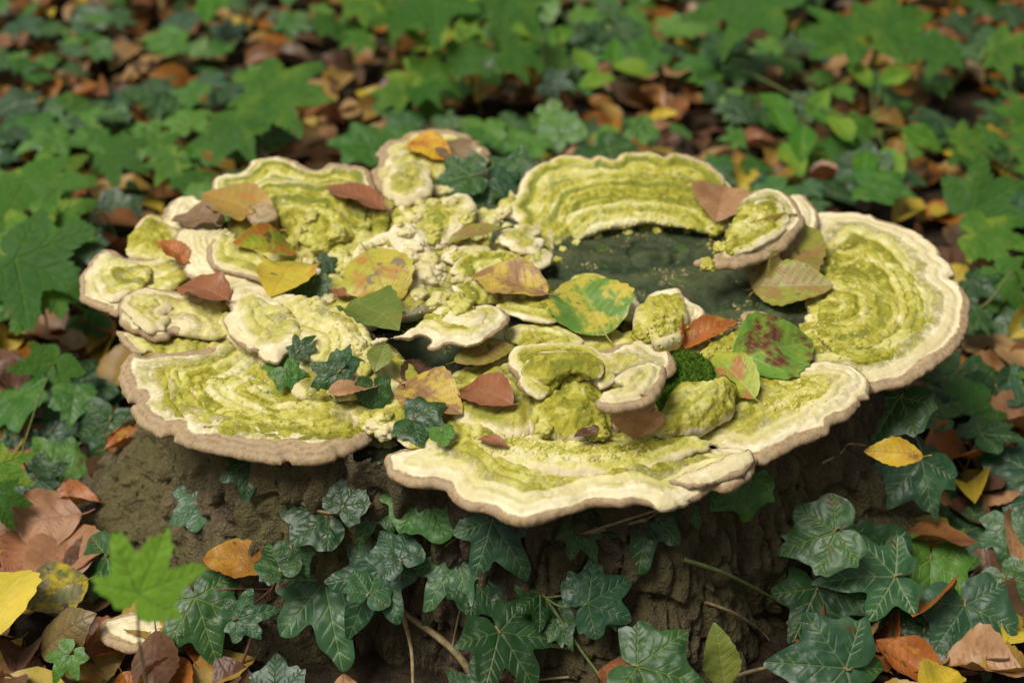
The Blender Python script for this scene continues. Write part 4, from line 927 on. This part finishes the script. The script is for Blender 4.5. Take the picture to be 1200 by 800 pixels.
ivy('curled green ivy leaf in the hollow of the left front bracket', [(322, 428, 35, 170, .010, 2), (342, 446, 30, -60, .010, 2)], face=.5)
sprig('ivy_sprig', 'chewed bright green ivy leaf with brown holes under the front bracket', IV, [(874, 584, 69, -82, .012, 2)], [IVY_HOLED], M_IVY, M_GSTEM, face=.85)

# ------------------------------------------------------------------ sycamore and other seedlings placed by hand
def seedling(label, leaves, meshes=None, mats=None, name='sycamore_seedling', cat='seedling', face=.45, group=None, root=None, leafname='leaf', smat=None):
    """upright seedling: leaves = (px, py, size, image angle, height above ground)"""
    meshes = meshes or SYC; mats = mats or M_SYC; info = []
    for L in leaves:
        px, py, sz, ang, z = L[:5]; p = unproj(px, py, z); d = (p - CAM).dot(CF); size = sz * MMPX * d
        n = (Vector((0, 0, 1)) * (1 - face) + TOCAM * face + rv(.12)).normalized(); ax = img_axis(ang, n)
        info.append((p - ax * size * .5, ax, n, size, L[5] if len(L) > 5 else None))
    c = sum((i[0] for i in info), Vector()) / len(info)
    rp = root if root else Vector((c.x, c.y + .01, 0)); rp = Vector(rp); rp.z = drop(rp.x, rp.y, .08) if not root else rp.z
    r = link(name, None, loc=rp, label=label, cat=cat, group=group)
    parts = []; topz = max(.02, min(i[0].z for i in info) * .8); hub = Vector((rp.x * .4 + c.x * .6, rp.y * .4 + c.y * .6, topz))
    parts.append(tube([rp - Vector((0, 0, .01)), (rp + hub) / 2 + Vector((.004, 0, 0)), hub], .0022, .0016, 6, 5))
    for b, ax, n, size, mi in info:
        o = leaf_obj(leafname, random.choice(meshes), mats[mi] if mi is not None else random.choice(mats), r); place(o, b - rp, ax, n, size)
        parts.append(tube([hub, (hub + b) / 2 + Vector((0, 0, .008)), b + ax * size * .03], .0013, .0011, 5, 5))
    V, F = join(parts); link('stem', mesh_from('stem', V - np.array(rp), F), r, smat or M_GSTEM)
    return r
fb = unproj(158, 800, .24)
seedling('blurred bright green lobed leaf on a thin stalk close to the camera at lower left', [(180, 656, 86, 66, .42, 2)], face=.9, mats=M_SYC + [M_BRIGHT], root=(fb.x, fb.y, .0), smat=M_STEM, meshes=[SYC[0]])
seedling('seedling with three large lobed leaves behind the upper left brackets', [(352, 112, 90, -12, .16, 1), (300, 92, 67, 150, .17, 1), (262, 166, 64, -105, .12, 1)])
seedling('seedling with big serrated leaf at the left edge, lower one', [(62, 322, 107, -28, .14, 1), (10, 344, 83, -150, .12, 0), (20, 262, 74, 120, .13, 0)])
seedling('seedling with pale torn leaves at the left edge, upper one', [(48, 236, 85, -60, .12, 0), (84, 268, 72, -20, .11, 0), (24, 205, 64, 140, .12, 0), (75, 195, 66, 60, .10, 1)])
seedling('fresh green seedling in front of the brown litter at left', [(148, 186, 55, -30, .09, 1), (190, 200, 42, -120, .08, 0), (205, 176, 42, 20, .10, 0), (232, 214, 40, -40, .07, 1)])
seedling('small lobed leaves above the rearmost bracket', [(472, 92, 48, 160, .10, 0), (520, 84, 51, 20, .12, 0), (505, 112, 40, -60, .10, 1), (455, 118, 40, -130, .08, 1)])
seedling('large drooping lobed leaves at the top edge, left of centre', [(510, 22, 80, -80, .22, 1), (590, 20, 72, -100, .2, 1), (560, 64, 48, 10, .16, 1), (620, 70, 48, -20, .15, 1)])
seedling('two large lobed leaves at the top edge right of centre', [(868, 26, 88, -110, .18, 1), (960, 38, 74, 170, .16, 1), (1065, 22, 80, 30, .16, 1), (1082, 60, 56, -160, .13, 1)])
seedling('serrated seedling leaves at the right edge behind the large right bracket', [(1182, 282, 70, -20, .10, 0), (1172, 226, 77, 30, .12, 1), (1188, 342, 55, -60, .06, 0)])
seedling('tilted lobed leaf at the upper right edge', [(1186, 132, 56, 170, .12, 1), (1190, 66, 48, -30, .10, 1)])
seedling('lobed seedling leaves at the left edge beside the litter', [(14, 556, 55, -20, .10, 0), (4, 598, 46, -60, .08, 1), (50, 445, 55, -120, .06, 0)])
seedling('upright stem with oval veined leaves behind the large right bracket', [(1012, 196, 52, -100, .08), (1044, 196, 57, -80, .08), (1080, 164, 55, -30, .09), (984, 150, 52, 110, .09), (1006, 88, 43, 120, .10), (1050, 90, 42, 20, .10)], meshes=OVATE, mats=[M_OVATE], name='oval_leaved_seedling')
seedling('bushy stem with narrow oval leaves behind the fan bracket', [(918, 142, 55, -80, .08), (940, 168, 55, -95, .07), (906, 118, 40, 150, .09), (960, 120, 45, 60, .10), (930, 186, 55, -70, .05), (970, 140, 42, -40, .09)], meshes=OVATE, mats=[M_OVATE], name='oval_leaved_seedling')
seedling('low oval leaves left of the big fan bracket at the back', [(700, 96, 45, 20, .08), (740, 82, 48, 160, .08), (720, 60, 40, 90, .1), (685, 70, 40, 130, .1)], meshes=OVATE, mats=[M_OVATE], name='oval_leaved_seedling')

# ------------------------------------------------------------------ ivy carpet, seedlings and litter around
SIL = np.array([(80, 330), (105, 280), (160, 240), (240, 185), (300, 172), (430, 182), (450, 150), (520, 142), (585, 165), (600, 205), (620, 180), (740, 165), (850, 185), (900, 205), (960, 228), (1040, 242), (1112, 286), (1148, 360), (1132, 420), (1022, 480), (890, 560), (780, 600), (620, 625), (520, 590), (445, 560), (330, 550), (145, 495), (130, 420), (120, 380)], float)
def in_sil(x, y):
    a = SIL; b = np.roll(SIL, -1, 0); c = ((a[:, 1] > y) != (b[:, 1] > y)) & (x < (b[:, 0] - a[:, 0]) * (y - a[:, 1]) / (b[:, 1] - a[:, 1] + 1e-12) + a[:, 0]); return c.sum() % 2 == 1
def zone(px, py):
    r = 'far behind the fungus' if py < 70 else 'behind the fungus' if py < 250 else 'beside the fungus' if py < 500 else 'in front of the stump'
    c = ['at far left', 'at left', 'left of centre', 'right of centre', 'at right', 'at far right'][int(min(5, max(0, px // 200)))]
    return r + ' ' + c
def near_stump(x, y, k=1.0):
    return ((x - SC[0]) / (.50 * k)) ** 2 + ((y - SC[1]) / (.46 * k)) ** 2 < 1
def seen(p, m=70):
    x, y = proj(p); return -m < x < 1200 + m and -m < y < 800 + m, x, y
BARE = [(190, 120, 80, 50), (1110, 130, 80, 60), (990, 235, 60, 25), (760, 130, 50, 20), (430, 60, 50, 40), (1150, 60, 60, 40)]   # patches where the litter shows
def bare(px, py): return any(((px - a) / c) ** 2 + ((py - b) / d) ** 2 < 1 for a, b, c, d in BARE)
def carpet():
    n_ivy = n_syc = 0
    xs = np.arange(-1.7, 1.71, .155); ys = np.arange(-.85, 3.5, .155)
    for yy in ys:
        for xx in xs:
            x = xx + random.uniform(-.07, .07); y = yy + random.uniform(-.07, .07)
            if near_stump(x, y, 1.12): continue
            ok, px, py = seen((x, y, .05))
            if not ok or (70 < px < 1060 and py > 470) or (py > 620): continue
            if bare(px, py) and random.random() < .6: continue
            if random.random() < .16: continue
            if (random.random() < .24 and y > .2) and not in_sil(px, py):
                k = random.choice((2, 3, 3, 4)); h0 = random.uniform(.05, .13); L = []
                for j in range(k):
                    q = Vector((x + random.uniform(-.06, .06), y + random.uniform(-.05, .05), h0 + random.uniform(-.02, .03))); qx, qy = proj(q)
                    if in_sil(qx, qy): continue
                    d = (q - CAM).dot(CF); L.append((qx, qy, random.uniform(.05, .085) / MMPX / d, random.uniform(0, 360), q.z))
                if not L: continue
                ov = random.random() < .35
                seedling(('low oval leaved seedling ' if ov else 'low lobed sycamore seedling ') + zone(px, py), L, meshes=OVATE if ov else None, mats=[M_OVATE] if ov else None, name='oval_leaved_seedling' if ov else 'sycamore_seedling', group=('oval leaved seedlings ' if ov else 'sycamore seedlings ') + zone(px, py))
                n_syc += 1; continue
            a = random.uniform(0, 6.283); pts = []; q = Vector((x, y, 0)); info = []
            for j in range(random.choice((4, 5, 5, 6))):
                q = q + Vector((math.cos(a), math.sin(a), 0)) * random.uniform(.035, .055); a += random.gauss(0, .35)
                if near_stump(q.x, q.y, 1.05): break
                pts.append(Vector((q.x, q.y, drop(q.x, q.y, .1) + .006)))
                side = a + (1.1 if j % 2 else -1.1); ht = random.uniform(.025, .085)
                b = Vector((q.x + math.cos(side) * .02, q.y + math.sin(side) * .02, pts[-1].z + ht)); s = random.uniform(.035, .078)
                n = (Vector((0, 0, 1)) + TOCAM * .35 + rv(.26)).normalized(); ax = Vector((math.cos(side), math.sin(side), random.uniform(-.35, .1))); ax = (ax - n * ax.dot(n)).normalized()
                cpx, cpy = proj(b + ax * s * .5)
                if in_sil(cpx, cpy) and (b.y < .62 or b.z > .12): continue
                info.append((b, ax, n, s, pts[-1]))
            if not info or len(pts) < 2: continue
            rp = pts[0]; z_ = zone(px, py)
            root = link('ivy_sprig', None, loc=rp, label='trailing ivy sprig ' + z_, cat='ivy', group='ivy sprigs ' + z_)
            parts = [tube(pts, .002, .0012, 5, 3)]
            for b, ax, n, s, sp in info:
                o = leaf_obj('leaf', random.choice(IVY), M_IVY[random.choices((0, 1, 2), (.46, .08, .46))[0]], root); place(o, b - rp, ax, n, s)
                parts.append(tube([sp, (sp + b) / 2 + Vector((0, 0, .006)), b], .0012, .001, 4, 3))
            V, F = join(parts); link('stem', mesh_from('stem', V - np.array(rp), F), root, random.choice([M_STEM, M_GSTEM, M_RSTEM])); n_ivy += 1
    print('carpet', n_ivy, n_syc)
carpet()
LCOL = [('dark brown', DKBR, 3), ('rust brown', RUST, 2.4), ('tan', TANB, 2.4), ('orange', ORANGE, 3.4), ('ochre', OCHRE, 2.4), ('yellow', YEL, 1.3), ('pinkish brown', PINKB, 1.2)]
def litter():
    cand = []
    for _ in range(9000):
        x = random.uniform(-2.1, 2.1); y = random.uniform(-.95, 4.2)
        if near_stump(x, y, 1.0): continue
        ok, px, py = seen((x, y, .01), 120)
        if not ok: continue
        hidden = in_sil(px, py)
        d = (Vector((x, y, 0)) - CAM).length
        cand.append((hidden, d, x, y, px, py))
    cand.sort(key=lambda c: (c[0], c[1])); vis = [c for c in cand if not c[0]]; 
    # the nearer half of the visible ones stand as things, thinned over the whole view
    random.shuffle(vis); vis.sort(key=lambda c: c[1] + random.uniform(0, 1.6)); single = set(map(id, vis[:290]))
    bparts = {k: [] for k in range(len(LCOL))}; blv = []; lo = [blade(None, .32, 70 + k, pairs=6, fold=f, curl=c, arch=.15, wav=.08, nu=11, nv=3, petiole=0) for k, (f, c) in enumerate([(.1, .3), (.3, -.3), (-.2, .6), (.4, .5)])]
    for c in cand:
        hidden, d, x, y, px, py = c; z = drop(x, y, .05) if abs(x) < 7 else 0
        n = (Vector((0, 0, 1)) + rv(.28)).normalized(); a = random.uniform(0, 6.283); ax = Vector((math.cos(a), math.sin(a), 0)); ax = (ax - n * ax.dot(n)).normalized()
        s = random.uniform(.06, .10); k = random.choices(range(len(LCOL)), [l[2] for l in LCOL])[0]; b = Vector((x, y, z + random.uniform(.006, .030)))
        if id(c) in single:
            zz = zone(px, py); o = leaf_obj('fallen_leaf', random.choice(LITTER), LCOL[k][1], None, label=LCOL[k][0] + ' fallen leaf in the litter ' + zz, cat='fallen leaf', group=LCOL[k][0] + ' litter leaves ' + zz)
            place(o, b, ax, n, s)
        else:
            V, F, v = random.choice(lo); m = np.array(frame(ax, n)); bparts[k].append(((V * s) @ m.T + np.array(b), F, v, V))
    V, F, vv, mi, o = [], [], [], [], 0
    for k, ps in bparts.items():
        for v_, f_, ve, _ in ps: V.append(v_); F.append(f_ + o); o += len(v_); vv.append(ve); mi += [k] * len(f_)
    me = mesh_from('leaf_litter', np.vstack(V), np.vstack(F), {'vein': np.concatenate(vv)})
    for nme, mt, _ in LCOL: me.materials.append(STUFF[nme])
    me.polygons.foreach_set('material_index', np.array(mi, np.int32)); me.update()
    link('leaf_litter', me, label='deep litter of brown and orange beech leaves covering the forest floor', cat='leaf litter', kind='stuff')
STUFF = {}
for nme, mt, _ in LCOL:
    c = {'dark brown': ((.085, .042, .018), (.14, .075, .03)), 'rust brown': ((.19, .07, .02), (.26, .105, .028)), 'tan': ((.30, .17, .06), (.38, .23, .09)), 'orange': ((.38, .15, .018), (.30, .11, .016)), 'ochre': ((.36, .21, .035), (.27, .16, .04)), 'yellow': ((.52, .38, .03), (.42, .30, .035)), 'pinkish brown': ((.26, .125, .055), (.33, .165, .08))}[nme]
    STUFF[nme] = DL('litter_' + nme.replace(' ', '_'), tuple(x * .8 for x in c[0]), tuple(x * .8 for x in c[1]), scale=14, spot_at=.68)
litter()
# bits of twig on the ground in front
def twig(label, path, r0=.003, mat=None):
    P = [hit(x, y, o) for x, y, o in path]; V, F = tube(P, r0, r0 * .55, 7, 8); b = np.array(P[0])
    link('twig', mesh_from('twig', V - b, F), mat=mat or M_STEM, loc=tuple(b), label=label, cat='twig')
twig('greenish vine stem running down the dark stump front at right', [(800, 655, .01), (850, 672, .012), (905, 700, .015), (945, 722, .02)], .0028, M_GSTEM)
twig('thin straw coloured root curving over the stump foot', [(826, 705, .01), (860, 718, .015), (890, 738, .015), (902, 750, .01)], .002)
twig('broken twig on the stump beside the yellow leaf', [(962, 543, .01), (985, 530, .02), (994, 520, .03), (1014, 522, .05)], .002)
twig('forked straw stem lying at the bottom left of centre', [(470, 712, .05), (482, 760, .05), (484, 810, .05)], .003)
twig('dry twig under the bottom ivy leaves', [(840, 800, .03), (885, 785, .03), (930, 776, .03)], .003)

# thin green runners arching through the background
def runner(label, pts, r0=.0022):
    P = [unproj(x, y, z) for x, y, z in pts]; P[0].z -= .0; V, F = tube([Vector((P[0].x, P[0].y, -.01))] + P + [Vector((P[-1].x + .03, P[-1].y, .0))], r0, r0 * .6, 6, 8); b = np.array(P[0])
    link('runner', mesh_from('runner', V - b, F), mat=M_GSTEM, loc=tuple(b), label=label, cat='plant stem')
runner('thin green runner arching behind the ear shaped bracket', [(868, 84, .06), (930, 112, .10), (985, 134, .11), (1020, 142, .08)])
runner('thin green runner crossing the litter at upper right', [(1120, 92, .06), (1148, 70, .10), (1168, 46, .10)])
runner('thin green stem beside the large right bracket', [(1130, 376, .03), (1160, 352, .07), (1190, 318, .09)])
runner('pale runner in front of the seedlings at left edge', [(60, 292, .06), (95, 280, .09), (120, 250, .10)])
runner('thin stem rising behind the rearmost bracket', [(640, 120, .03), (636, 70, .12), (650, 30, .15)])

# several alike plants or leaves in one stretch of the picture: told apart by their order from the left
ORD = ['leftmost', 'second from left', 'third from left', 'fourth from left', 'fifth from left', 'sixth from left', 'seventh from left', 'eighth from left', 'ninth from left', 'tenth from left', 'eleventh from left', 'twelfth from left', 'thirteenth from left', 'fourteenth from left', 'fifteenth from left', 'sixteenth from left', 'seventeenth from left', 'eighteenth from left', 'nineteenth from left', 'twentieth from left']
bpy.context.view_layer.update()
groups = {}
for o in col.objects:
    if o.parent is None and 'group' in o: groups.setdefault(o['group'], []).append(o)
for g, os_ in groups.items():
    if len(os_) < 2: continue
    os_.sort(key=lambda o: proj(o.matrix_world.translation)[0])
    for k, o in enumerate(os_):
        if k < len(ORD): o['label'] = ORD[k] + ' of ' + g
